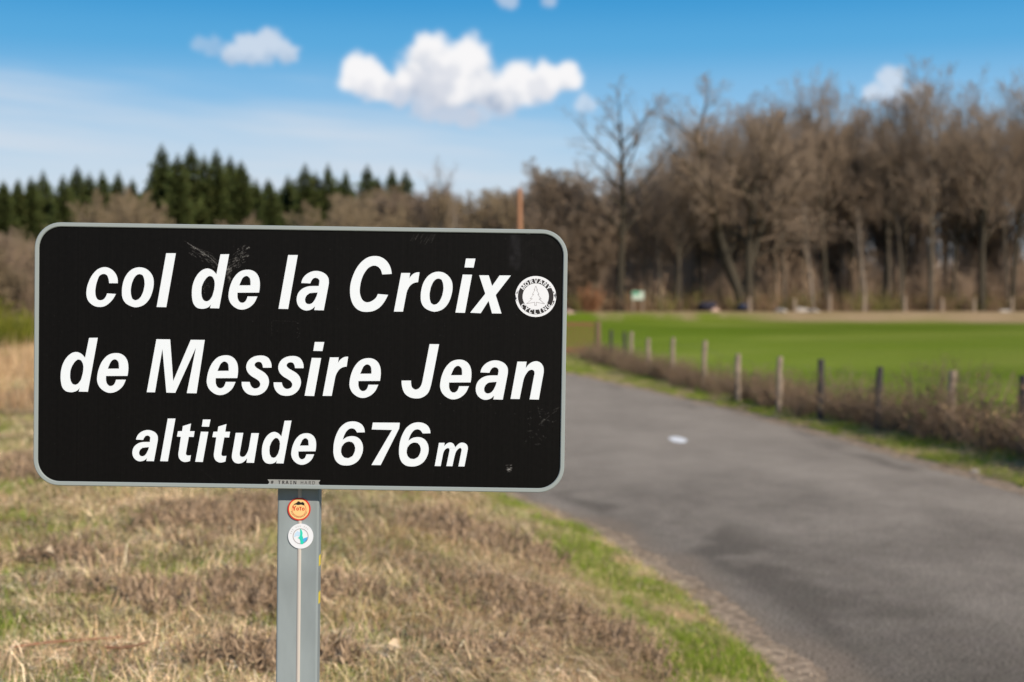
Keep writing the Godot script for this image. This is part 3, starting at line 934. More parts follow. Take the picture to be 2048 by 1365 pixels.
func ground_color(x: float, d: float) -> Color:
	var n := patchy.get_noise_2d(x * 6.0, d * 6.0)
	var n2 := noise.get_noise_2d(x * 5.0, d * 5.0)
	var straw := Color(0.46, 0.33, 0.185).lerp(Color(0.27, 0.185, 0.10), clampf(0.45 + n * 0.9 + n2 * 0.4, 0, 1))
	straw = straw.lerp(Color(0.15, 0.19, 0.05), clampf(n2 * 1.2 + 0.15, 0, 0.7))
	var green := Color(0.20, 0.27, 0.05).lerp(Color(0.42, 0.33, 0.16), clampf(0.3 + n * 1.1 + n2 * 0.6, 0, 1))
	var dirt := Color(0.50, 0.38, 0.275).lerp(Color(0.38, 0.285, 0.205), clampf(0.5 + n2, 0, 1))
	var litter := Color(0.34, 0.235, 0.15).lerp(Color(0.45, 0.33, 0.22), clampf(0.5 + n, 0, 1))
	var l := table(LEFT, d)
	var r := table(RIGHT, d)
	if d < 90.0 and x < l + 0.5:
		var t := l - x + n2 * 0.12
		var c := dirt.lerp(green, ss(0.24, 0.46, t)).lerp(straw, ss(0.9, 1.9, t + n * 0.5))
		return c.lerp(litter, ss(55.0, 75.0, d))
	var t2 := x - r + n2 * 0.15
	var fx := x - table(FENCE, d)
	var c2 := dirt.lerp(green, ss(0.2, 0.5, t2)).lerp(straw * Color(0.8, 0.75, 0.7), ss(-0.7, -0.2, fx))
	var meadow := Color(0.20, 0.275, 0.026).lerp(Color(0.28, 0.325, 0.055), clampf(0.5 + 0.9 * patchy.get_noise_2d(x * 0.6, d * 0.6), 0, 1))
	meadow = meadow.lerp(Color(0.12, 0.19, 0.01), clampf(0.15 - 1.8 * patchy.get_noise_2d(x * 0.22 + 40.0, d * 0.3), 0, 0.65))
	meadow = meadow * lerpf(1.22, 0.97, ss(4.0, 18.0, x + 6.0 * patchy.get_noise_2d(x * 0.4 - 20.0, d * 0.4)))
	c2 = c2.lerp(meadow, ss(0.2, 1.0, fx + n2 * 0.4))
	var edge := d + 5.0 * noise.get_noise_2d(x * 0.5, 3.0) + 6.0 * noise.get_noise_2d(x * 2.0, d * 0.4) + lerpf(-8.0, -1.5, ss(4.0, 30.0, x))
	c2 = c2.lerp(Color(0.56, 0.40, 0.25).lerp(Color(0.42, 0.31, 0.16), clampf(0.5 + n, 0, 1)), ss(79.0, 87.0, edge))
	return c2.lerp(litter, ss(103.0, 107.0, edge))

func build_ground() -> void:
	var xs := axis([[-420, -120, 20], [-120, -40, 5], [-40, -12, 1.2], [-12, -4, 0.4], [-4, 8, 0.16], [8, 14, 0.5], [14, 60, 2.0], [60, 140, 8], [140, 420, 25]])
	var ds := axis([[-60, -12, 6], [-12, 3, 0.8], [3, 18, 0.2], [18, 44, 0.4], [44, 130, 1.5], [130, 260, 6], [260, 620, 24]])
	var bufs := {"ground": Buf.new(), "field": Buf.new(), "forest_floor": Buf.new()}
	var nx := xs.size()
	var pos := PackedVector3Array()
	var col := PackedColorArray()
	for d in ds:
		for x in xs:
			pos.append(Vector3(x, height(x, -d), -d))
			col.append(ground_color(x, d))
	var nor := PackedVector3Array()
	for j in ds.size():
		for i in nx:
			var a := pos[j * nx + mini(i + 1, nx - 1)] - pos[j * nx + maxi(i - 1, 0)]
			var b := pos[mini(j + 1, ds.size() - 1) * nx + i] - pos[maxi(j - 1, 0) * nx + i]
			nor.append(a.cross(b).normalized())
	var maps := {"ground": {}, "field": {}, "forest_floor": {}}
	for j in ds.size() - 1:
		for i in nx - 1:
			var d := (ds[j] + ds[j + 1]) * 0.5
			var x := (xs[i] + xs[i + 1]) * 0.5
			var which := "ground"
			if d > 105.0:
				which = "forest_floor"
			elif x > table(FENCE, d) + 0.4 and d > -12.0:
				which = "field"
			var b: Buf = bufs[which]
			var id := []
			for q in [j * nx + i, j * nx + i + 1, (j + 1) * nx + i + 1, (j + 1) * nx + i]:
				if not maps[which].has(q):
					maps[which][q] = b.v.size()
					b.v.append(pos[q])
					b.n.append(nor[q] if nor[q].y > 0 else -nor[q])
					b.c.append(col[q])
				id.append(maps[which][q])
			b.i.append_array([id[0], id[3], id[2], id[0], id[2], id[1]])
	tag(part("ground", bufs.ground.mesh(), M.soil, self), "dry heath and grassy road verges round the sign", "", "", "structure")
	tag(part("field", bufs.field.mesh(), M.soil, self), "green pasture behind the wire fence", "", "", "structure")
	tag(part("forest_floor", bufs.forest_floor.mesh(), M.soil, self), "leaf strewn floor under the bare wood", "", "", "structure")

func build_road() -> void:
	var b := Buf.new()
	var ds := axis([[-12, 3, 0.5], [3, 26, 0.1], [26, 50, 0.3], [50, 88, 2.0]])
	var n := 60
	for d in ds:
		var l := table(LEFT, d) - 0.1 + 0.1 * noise.get_noise_2d(d * 5.0, 50.0) + 0.05 * noise.get_noise_2d(d * 21.0, 90.0)
		var r := table(RIGHT, d) + 0.06 + 0.2 * noise.get_noise_2d(d * 4.0, 150.0)
		for k in n + 1:
			var s := float(k) / n
			var x := lerpf(l, r, s)
			b.v.append(Vector3(x, 0.045 * (1.0 - pow(2.0 * s - 1.0, 2.0)) + 0.002 - 0.05 * ss(0.14, 0.0, minf(x - l, r - x)), -d))
			b.n.append(Vector3(-0.02 * (1.0 - 2.0 * s), 1, 0).normalized())
			# worn chippings: pale wheel tracks, dark tar patches near the left edge, a few streaks
			var t := x - table(LEFT, d)
			var p := patchy.get_noise_2d(x * 5.0, d * 2.2)
			var q := noise.get_noise_2d(x * 2.6, d * 2.0)
			var v := 0.355 + 0.035 * q + 0.035 * p + 0.04 * noise.get_noise_2d(x * 9.0, d * 7.0) + 0.07 * noise.get_noise_2d(x * 26.0, d * 17.0) * ss(20.0, 9.0, d)
			v *= lerpf(0.62, 1.12, ss(4.5, 19.0, d + 0.35 * x + 5.0 * p))  # darker nearby: mottled chippings, plus vignette and grazing light put into the colour
			var tar := ss(0.12, 0.4, t) * ss(1.5, 0.7, t) * ss(-0.12, 0.22, p + 0.25 * noise.get_noise_2d(x * 7.0, d * 6.0)) * ss(19.0, 12.0, d)
			tar = maxf(tar, 0.55 * ss(0.22, 0.42, patchy.get_noise_2d(x * 2.5 + 60.0, d * 1.4)) * ss(14.0, 8.0, d))
			tar = maxf(tar, 0.8 * ss(0.75, 0.5, table(RIGHT, d) - x) * ss(0.1, 0.3, table(RIGHT, d) - x) * ss(0.1, 0.35, patchy.get_noise_2d(x * 3.0 - 70.0, d * 1.6)))
			v = lerpf(v, 0.17, tar * 0.85)
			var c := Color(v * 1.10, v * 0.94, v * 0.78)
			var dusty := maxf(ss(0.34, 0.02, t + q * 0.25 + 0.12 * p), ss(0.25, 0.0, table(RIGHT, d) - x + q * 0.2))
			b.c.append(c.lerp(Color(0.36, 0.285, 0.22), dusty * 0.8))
	for j in ds.size() - 1:
		for k in n:
			var a := j * (n + 1) + k
			b.i.append_array([a, a + n + 1, a + n + 2, a, a + n + 2, a + 1])
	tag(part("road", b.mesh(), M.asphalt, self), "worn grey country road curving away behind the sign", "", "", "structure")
	# white painted blot in the road
	var m := Buf.new()
	var d0 := 19.3
	var x0 := (1357.0 - 1024.0) / F * d0
	var y0 := 0.047
	rng.seed = 3
	var rim := []
	for k in 22:
		var a := TAU * k / 22
		var rr := rng.randf_range(0.88, 1.1)
		rim.append(Vector3(cos(a) * 0.115 * rr, 0, sin(a) * 0.43 * rr))
	for k in 22:
		m.tri(Vector3(0, 0.003, 0), rim[k], rim[(k + 1) % 22])
	tag(part("road_marking", m.mesh(), M.road_paint, self, Vector3(x0, y0, -d0)), "small oval white paint blot on the grey road", "road marking")

func build_ground_cover() -> void:
	var straw := [Color(0.86, 0.635, 0.41), Color(0.74, 0.525, 0.325), Color(0.57, 0.385, 0.235), Color(0.92, 0.72, 0.50), Color(0.32, 0.215, 0.135), Color(0.40, 0.36, 0.17)]
	var greens := [Color(0.19, 0.275, 0.03), Color(0.25, 0.32, 0.045), Color(0.14, 0.20, 0.025), Color(0.22, 0.30, 0.04), Color(0.58, 0.44, 0.23)]
	var meshes := [mat_of_grass(1, 58, 0.17, 0.0021, straw), mat_of_grass(2, 52, 0.13, 0.0023, straw), tuft(3, 30, 0.14, 0.0018, 0.08, 1.1, straw)]
	var fresh := [tuft(4, 40, 0.05, 0.0026, 0.07, 1.1, greens), tuft(5, 30, 0.08, 0.0022, 0.06, 0.9, greens)]
	var ling := [heather(6, 15, 0.085), heather(7, 12, 0.11)]
	rng.seed = 21
	var dry := [[], [], []]
	var wet := [[], []]
	var bush := [[], []]
	for k in 95000:
		var d := 3.0 * pow(15.0, rng.randf())
		var l := table(LEFT, d) - 0.26
		var lo := -0.42 * d - 0.9
		if lo > l:
			continue
		var x := rng.randf_range(lo, l)
		var t := l - x
		var s := 1.0 + d * 0.028
		var hm := heath_mask(x, d)
		var g := noise.get_noise_2d(x * 5.0, d * 5.0) + 0.5 * patchy.get_noise_2d(x * 4.0 + 90.0, d * 4.0)
		var near_road := ss(1.3, 0.6, t + 0.5 * patchy.get_noise_2d(x * 8.0, d * 8.0))
		if rng.randf() < ss(0.05, 0.6, hm) * 0.58:
			bush[rng.randi() % 2].append([stand(x, d, s * rng.randf_range(0.6, 1.2)), Color.WHITE * rng.randf_range(0.8, 1.2)])
		elif rng.randf() < maxf(near_road * 0.93 * ss(-0.48, 0.02, patchy.get_noise_2d(x * 9.0 - 30.0, d * 7.0)), ss(-0.08, 0.3, g) * 0.68 + 0.1 + 0.3 * ss(-1.6, -2.6, x / d * 7.0)):
			if rng.randf() < 0.15 and t < 0.4:
				continue
			wet[rng.randi() % 2].append([stand(x, d, s * rng.randf_range(0.6, 1.2) * lerpf(1.0, 0.85, near_road)), Color.WHITE * rng.randf_range(0.75, 1.25)])
		else:
			var tone := rng.randf_range(0.82, 1.4) * clampf(1.0 + 0.55 * patchy.get_noise_2d(x * 7.0, d * 7.0) + 0.9 * noise.get_noise_2d(x * 20.0, d * 20.0), 0.4, 1.75)
			var mossy := ss(0.05, 0.3, noise.get_noise_2d(x * 13.0 + 70.0, d * 13.0)) * 0.6
			var rusty := ss(0.1, 0.35, noise.get_noise_2d(x * 9.0 - 70.0, d * 9.0)) * 0.45
			var kind := 2 if rng.randf() < 0.22 else rng.randi() % 2
			var tr := stand(x, d, s * rng.randf_range(0.7, 1.3) * lerpf(1.0, 0.55, near_road), 1.0, 0.5)
			if kind < 2:  # combed by wind and snow, in swirls
				var comb := patchy.get_noise_2d(x * 3.0 + 11.0, d * 3.0) * 7.0 + rng.randfn(0.0, 0.5)
				tr.basis = Basis(Vector3.UP, comb).scaled_local(tr.basis.get_scale())
			dry[kind].append([tr, Color(tone, tone, tone).lerp(Color(0.48, 0.68, 0.28), mossy).lerp(Color(0.62, 0.5, 0.42), rusty)])
	var grit := []
	for k in 3600:
		var d := 3.5 * pow(10.0, rng.randf())
		var x := table(LEFT, d) + rng.randfn(-0.05, 0.16) if k % 3 else table(RIGHT, d) + rng.randfn(0.05, 0.16)
		var tone := rng.randf_range(0.6, 1.3)
		var tr := stand(x, d, rng.randf_range(0.002, 0.0075) * (1.0 + d * 0.02), 0.7)
		tr.origin.y = maxf(tr.origin.y, 0.0) + 0.006
		grit.append([tr, Color(0.46, 0.37, 0.285) * tone])
	scatter("gravel", stone_mesh(90), M.blade, grit, "loose grit and small stones along the road edges")
	# right verge, up to the hedge
	for k in 9000:
		var d := 6.0 * pow(9.0, rng.randf())
		var r := table(RIGHT, d) + 0.2
		var fx := table(FENCE, d)
		var x := rng.randf_range(r, fx)
		var g := patchy.get_noise_2d(x * 5.0, d * 4.0) + 0.3 * noise.get_noise_2d(x * 9.0, d * 9.0)
		if rng.randf() < 0.72 + 1.2 * g:
			wet[rng.randi() % 2].append([stand(x, d, rng.randf_range(0.9, 1.6)), Color.WHITE * rng.randf_range(0.75, 1.2)])
		else:
			dry[rng.randi() % 3].append([stand(x, d, rng.randf_range(0.5, 1.1)), Color.WHITE * rng.randf_range(0.7, 1.05)])
	for k in 3:
		scatter("dry_grass", meshes[k], M.blade, dry[k], ["bleached dry grass covering the heath", "matted dead grass lying over the heath", "taller straw coloured grass on the heath"][k])
	for k in 2:
		scatter("green_grass", fresh[k], M.blade, wet[k], ["short fresh green grass along the road edges", "green grass sprouting among the dead grass"][k])
		scatter("heather", ling[k], M.blade, bush[k], ["low brown heather patches on the heath", "taller brown heather twigs on the heath"][k])
	# pasture
	var lawn := []
	rng.seed = 31
	for k in 9000:
		var d := 10.0 * pow(2.6, rng.randf())
		var x := table(FENCE, d) + 0.3 + rng.randf() * (0.45 * d)
		var tone := rng.randf_range(0.9, 1.1)
		lawn.append([stand(x, d, rng.randf_range(0.7, 1.1) * (1.0 + d * 0.02), 0.6), Color(tone * 0.95, tone * 1.05, tone * 0.8)])
	var tall_dry := []
	rng.seed = 33
	for k in 620:
		var d := rng.randf_range(17.0, 37.0)
		var x := rng.randf_range(-0.42, -0.27) * d
		if patchy.get_noise_2d(x * 3.0, d * 3.0) > -0.1:
			tall_dry.append([stand(x, d, rng.randf_range(0.7, 1.3)), Color(0.82, 0.75, 0.68) * rng.randf_range(0.6, 1.05)])
	scatter("tall_dry_grass", tuft(9, 26, 0.42, 0.006, 0.12, 0.55, straw.slice(0, 4)), M.blade, tall_dry, "tall pale dry grass left of the sign")
	scatter("pasture_grass", tuft(8, 22, 0.09, 0.006, 0.09, 0.9, [Color(0.20, 0.28, 0.04), Color(0.26, 0.32, 0.075), Color(0.17, 0.24, 0.025)]), M.blade, lawn, "short green grass of the pasture behind the fence")

func bramble_mesh(seed_: int) -> ArrayMesh:
	rng.seed = seed_
	var b := Buf.new()
	for k in 30:
		var a := rng.randf() * TAU
		var out_ := Vector3(cos(a), 0, sin(a))
		var p := out_ * rng.randf() * 0.3
		var l := rng.randf_range(0.35, 1.15)
		var pts := bend(p, Vector3.UP * 1.6 + out_ * rng.randf_range(0.1, 0.9), l, 5, 0.2, -0.1)
		var c := Color(0.28, 0.205, 0.145).lerp(Color(0.16, 0.112, 0.082), rng.randf())
		b.tube(pts, PackedFloat32Array([0.006, 0.006, 0.005, 0.005, 0.004, 0.003]), 3, c)
		for q in 7:
			var s := along(pts, rng.randf_range(0.2, 1.0))
			var o2 := Vector3(rng.randf_range(-1, 1), rng.randf_range(-0.3, 1), rng.randf_range(-1, 1)).normalized()
			if rng.randf() < 0.8:
				b.ribbon(PackedVector3Array([s, s + o2 * 0.1, s + o2 * 0.2]), 0.006, o2.cross(Vector3(0.2, 0.3, 0.9)).normalized(), c * 1.1, c)
			else:
				var lc := Color(0.25, 0.165, 0.095) if rng.randf() < 0.75 else Color(0.13, 0.17, 0.05)
				b.ribbon(PackedVector3Array([s, s + o2 * 0.025, s + o2 * 0.05]), 0.035, o2.cross(Vector3(0.2, 0.3, 0.9)).normalized(), lc, lc)
	return b.mesh()

func build_fence() -> void:
	rng.seed = 41
	var hedge := [[], []]
	for k in 540:
		var d := lerpf(7.0, 47.0, rng.randf())
		var dens := 0.55 + patchy.get_noise_2d(d * 6.0, 7.0)
		if d > 34.0:
			dens *= 0.75
		if rng.randf() > dens + 0.35:
			continue
		var x := table(FENCE, d) + rng.randfn(-0.1, 0.22)
		var s := rng.randf_range(0.4, 0.9) * lerpf(1.0, 0.74, ss(20.0, 30.0, d)) * (1.15 if d < 20.0 else 0.95)
		hedge[rng.randi() % 2].append([stand(x, d, s), Color.WHITE * rng.randf_range(0.75, 1.2)])
	scatter("bramble_hedge", bramble_mesh(42), M.blade, hedge[0], "brown leafless brambles grown along the fence")
	scatter("bramble_hedge", bramble_mesh(43), M.blade, hedge[1], "paler dead stems tangled in the brambles along the fence")
	var fence := thing("wire_fence", "old wire fence on rough wooden posts between road and pasture", "fence", Vector3(table(FENCE, 24.0), height(table(FENCE, 24.0), -24.0), -24.0))
	# [bearing, distance, height, dark, lean]
	var posts := [[1222, 43.0, 1.02, 1, 0.01], [1251, 41.0, 1.0, 1, -0.02], [1261, 40.0, 1.02, 0, 0.03], [1297, 36.0, 0.94, 0, 0.0], [1347, 33.4, 1.03, 0, -0.01], [1408, 30.5, 1.04, 0, 0.02], [1478, 26.7, 0.92, 0, -0.02], [1560, 24.3, 0.97, 0, 0.0], [1641, 22.7, 0.98, 1, 0.03], [1755, 20.6, 0.94, 1, 0.05], [1900, 19.0, 0.94, 0, 0.05], [2046, 17.3, 0.95, 1, 0.02], [2230, 15.9, 0.96, 0, -0.02], [2460, 14.4, 0.95, 1, 0.03]]
	var heads := []
	for p in posts:
		var at := put_at(p[0], p[1], 0.0)
		var b := Buf.new()
		var r := rng.randf_range(0.05, 0.065)
		var pts := PackedVector3Array()
		var rad := PackedFloat32Array()
		for k in 6:
			var f := k / 5.0
			pts.append(Vector3(p[4] * f * p[2] + rng.randf_range(-0.012, 0.012), -0.15 + f * (p[2] + 0.15), rng.randf_range(-0.01, 0.01)))
			rad.append(r * rng.randf_range(0.9, 1.08) * (1.0 if k < 5 else 0.86))
		b.tube(pts, rad, 8, Color.WHITE, true)
		part("post", b.mesh(), M.post_dark if p[3] else M.post_wood, fence, at - fence.position)
		heads.append([at, p[2], p[4]])
	for y in [0.35, 0.62, 0.88]:
		var b := Buf.new()
		var pts := PackedVector3Array()
		var rad := PackedFloat32Array()
		for k in heads.size():
			var h = heads[k]
			var q: Vector3 = h[0] + Vector3(h[2] * y - 0.06, y * h[1], 0)
			if k > 0:
				pts.append(pts[-1].lerp(q, 0.5) - Vector3(0, 0.03, 0))
				rad.append(0.0025)
			pts.append(q)
			rad.append(0.0025)
		b.tube(pts, rad, 4)
		part("wire", b.mesh(), M.wire, fence, -fence.position)
	# the gate at the far end of the fence
	var g0 := put_at(1196, 51.0, 0.05)
	var gate := thing("field_gate", "reddish brown barred field gate at far end of the fence", "gate", g0)
	var gw := 2.3
	var b := Buf.new()
	b.tube(PackedVector3Array([Vector3(0, 0, 0), Vector3(0, 1.22, 0)]), PackedFloat32Array([0.11, 0.1]), 8, Color.WHITE, true)
	part("gate_post", b.mesh(), M.gate_wood, gate)
	b = Buf.new()
	b.tube(PackedVector3Array([Vector3(-gw - 0.25, 0, 0), Vector3(-gw - 0.25, 1.22, 0)]), PackedFloat32Array([0.11, 0.1]), 8, Color.WHITE, true)
	part("gate_post", b.mesh(), M.gate_wood, gate)
	for y in [0.16, 1.08]:
		b = Buf.new()
		b.box(Vector3(-gw - 0.1, y, -0.025), Vector3(-0.14, y + 0.09, 0.025))
		part("rail", b.mesh(), M.rust, gate)
	var bar := Buf.new()
	bar.box(Vector3(-0.03, 0.05, 0.0), Vector3(0.03, 1.17, 0.03))
	var barm := bar.mesh()
	for k in 13:
		part("bar", barm, M.rust, gate, Vector3(-0.22 - k * (gw - 0.1) / 12.2, 0, 0.027))

# ---------------------------------------------------------------- small things
func stone_mesh(seed_: int) -> ArrayMesh:
	var sp := SphereMesh.new()
	sp.radius = 1.0
	sp.height = 2.0
	sp.radial_segments = 14
	sp.rings = 9
	var a := sp.get_mesh_arrays()
	var f := FastNoiseLite.new()
	f.seed = seed_
	f.frequency = 0.7
	var v: PackedVector3Array = a[Mesh.ARRAY_VERTEX]
	for k in v.size():
		v[k] *= 0.85 + 0.55 * f.get_noise_3dv(v[k])
		v[k].y *= 0.7
	a[Mesh.ARRAY_VERTEX] = v
	var st := SurfaceTool.new()
	st.create_from_arrays(a)
	st.generate_normals()
	return st.commit()

func build_small_things() -> void:
	var stones := [[1956, 15.9, 0.085, "pale stone on the road's right verge under the brambles", M.stone_pale], [1186, 46.0, 0.24, "pinkish boulder lying at the foot of the field gate", M.stone_pink], [1140, 92.0, 0.5, "pink boulder at the pasture corner beside the sign's right edge", M.stone_pink],
		[1562, 99.0, 0.55, "low grey boulder left of the grey post at the wood edge", M.stone_pale], [1605, 99.5, 0.75, "largest mossy grey boulder at the foot of the wood", M.stone_pale], [1630, 99.0, 0.5, "pale boulder right of the largest boulder at the wood edge", M.stone_pale], [1430, 99.0, 0.5, "tan boulder between the dark heap and the blue sheet", M.stone_pink], [2010, 99.0, 0.6, "grey boulder at far right foot of the wood", M.stone_pale]]
	for k in stones.size():
		var s = stones[k]
		var at := put_at(s[0], s[1], s[2] * 0.2)
		var o := tag(part(numbered("stone"), stone_mesh(60 + k), s[4], self, at), s[3], "stone")
		o.scale = Vector3.ONE * s[2]
	# far fence along the wood's edge
	var ff := thing("far_fence", "row of weathered stakes along the far edge of the pasture", "fence", put_at(1700, 97.0, 0.0))
	rng.seed = 51
	for px in [1500, 1590, 1660, 1728, 1810, 1885, 1948, 2025]:
		var at := put_at(px, 97.0 + rng.randf(), 0.1)
		var b := Buf.new()
		b.tube(PackedVector3Array([Vector3.ZERO, Vector3(rng.randf_range(-0.06, 0.06), rng.randf_range(1.0, 1.5), 0)]), PackedFloat32Array([0.12, 0.1]), 7, Color.WHITE, true)
		part("post", b.mesh(), M.post_wood, ff, at - ff.position)
	# white and green board among the trees
	var board := thing("notice_board", "small white and green notice board at the foot of the wood", "notice board", put_at(1276, 97.0, 0.0))
	for x in [-0.32, 0.32]:
		var b := Buf.new()
		b.box(Vector3(x - 0.04, -0.1, -0.09), Vector3(x + 0.04, 1.45, -0.01))
		part("leg", b.mesh(), M.post_wood, board)
	var pb := Buf.new()
	pb.box(Vector3(-0.4, 0.85, 0.0), Vector3(0.4, 1.42, 0.04))
	part("panel", pb.mesh(), M.white_board, board)
	pb = Buf.new()
	pb.box(Vector3(-0.4, 1.18, 0.042), Vector3(0.1, 1.4, 0.06))
	part("green_field", pb.mesh(), M.green_paint, board)
	# blue sheet and a dark heap beside it
	for s in [[1487, 99.5, 0.55, M.tarp, "blue_sheet", "blue sheet over a low heap at the foot of the spreading oak", "sheet"], [1412, 100.0, 0.75, M.dark_heap, "dark_heap", "dark low heap at the wood edge left of the blue sheet", "heap"]]:
		var o := tag(part(s[4], stone_mesh(81), s[3], self, put_at(s[0], s[1], 0.05) + Vector3(0, 0.35, 0)), s[5], s[6])
		o.scale = Vector3(s[2] * 1.1, s[2] * 0.9, s[2])
	# wooden pole above the sign
	var pole := put_at(1040, 70.0, 0.1)
	var b := Buf.new()
	b.tube(PackedVector3Array([Vector3.ZERO, Vector3(0, 4, 0), Vector3(-0.02, 7.55 - pole.y, 0)]), PackedFloat32Array([0.15, 0.135, 0.12]), 10, Color.WHITE, true)
	tag(part("wooden_pole", b.mesh(), M.pole, self, pole), "plain orange brown wooden pole standing behind the sign's right end", "pole")
	# dead sticks and a pale leaf in the grass in front
	rng.seed = 61
	var sticks := [[130, 1296, 0.20, 0.35, "thin reddish stalk in the grass at lower left"], [248, 1312, 0.11, -0.5, "short reddish twig right of the longer stalk"]]
	for s in sticks:
		var d: float = 1.29 * F / (s[1] - 607.0)
		var at := put_at(s[0], d, -0.09)
		var dir := Vector3(cos(s[3]), 0.05, -sin(s[3]))
		b = Buf.new()
		b.tube(bend(-dir * s[2], dir, s[2] * 2.0, 5, 0.12, 0.0), PackedFloat32Array([0.006, 0.006, 0.005, 0.005, 0.004, 0.003]), 6)
		tag(part(numbered("twig"), b.mesh(), M.stalk, self, at), s[4], "twig")
	var leaves := [[783, 1287, 0.045, "pale dead leaf caught in the grass right of the post"], [284, 1080, 0.05, "pale dead leaf in the grass under the sign's left half"], [92, 1115, 0.05, "cream dead leaf at the far left of the heath"]]
	for s in leaves:
		var d: float = 1.26 * F / (s[1] - 607.0)
		var at := put_at(s[0], d, -0.13)
		b = Buf.new()
		var l: float = s[2]
		for half in [-1.0, 1.0]:
			for k in 6:
				var f0 := k / 6.0
				var f1 := (k + 1) / 6.0
				var w0 := sin(f0 * PI) * 0.45 * l
				var w1 := sin(f1 * PI) * 0.45 * l
				var y0 := 0.3 * l * sin(f0 * 2.5)
				var y1 := 0.3 * l * sin(f1 * 2.5)
				b.quad(Vector3((f0 - 0.5) * 2 * l, y0, 0), Vector3((f0 - 0.5) * 2 * l, y0 + w0 * 0.4, half * w0), Vector3((f1 - 0.5) * 2 * l, y1 + w1 * 0.4, half * w1), Vector3((f1 - 0.5) * 2 * l, y1, 0))
		var o := tag(part(numbered("dead_leaf"), b.mesh(), M.leaf, self, at), s[3], "leaf")
		o.rotation = Vector3(1.0, rng.randf() * 2.0, -0.6)

# ---------------------------------------------------------------- woods
func place(proto: Node3D, px: float, d: float, top_y: float, label: String, group := "", wide := 1.0) -> Node3D:
	var o := copy(proto, label, group)
	o.position = put_at(px, d, 0.1)
	if px > 1400.0 and proto.get_meta("base") == "bare_tree":
		top_y -= 26.0  # the highest twigs are too thin to count as the crown's outline
	var tall := (607.0 - top_y) / F * d + EYE - o.position.y
	var s: float = tall / float(proto.get_meta("tall"))
	o.scale = Vector3(s * wide, s, s * wide)
	o.rotation.y = rng.randf() * TAU
	return o

func behind(px: float) -> String:
	for e in [[1270, "tall sparse tree"], [1420, "dip between sparse tree and oak"], [1550, "spreading oak"], [1670, "first leaning birch"], [1790, "second leaning birch"], [1910, "highest tree at right"], [2050, "thick sunlit forked tree"]]:
		if px < e[0]:
			return e[1]
	return "right border of the photo"

func ordinal(k: int) -> String:
	return ["first", "second", "third", "fourth", "fifth", "sixth", "seventh", "eighth", "ninth", "tenth", "eleventh", "twelfth", "thirteenth", "fourteenth", "fifteenth", "sixteenth", "seventeenth", "eighteenth", "nineteenth", "twentieth"][k]

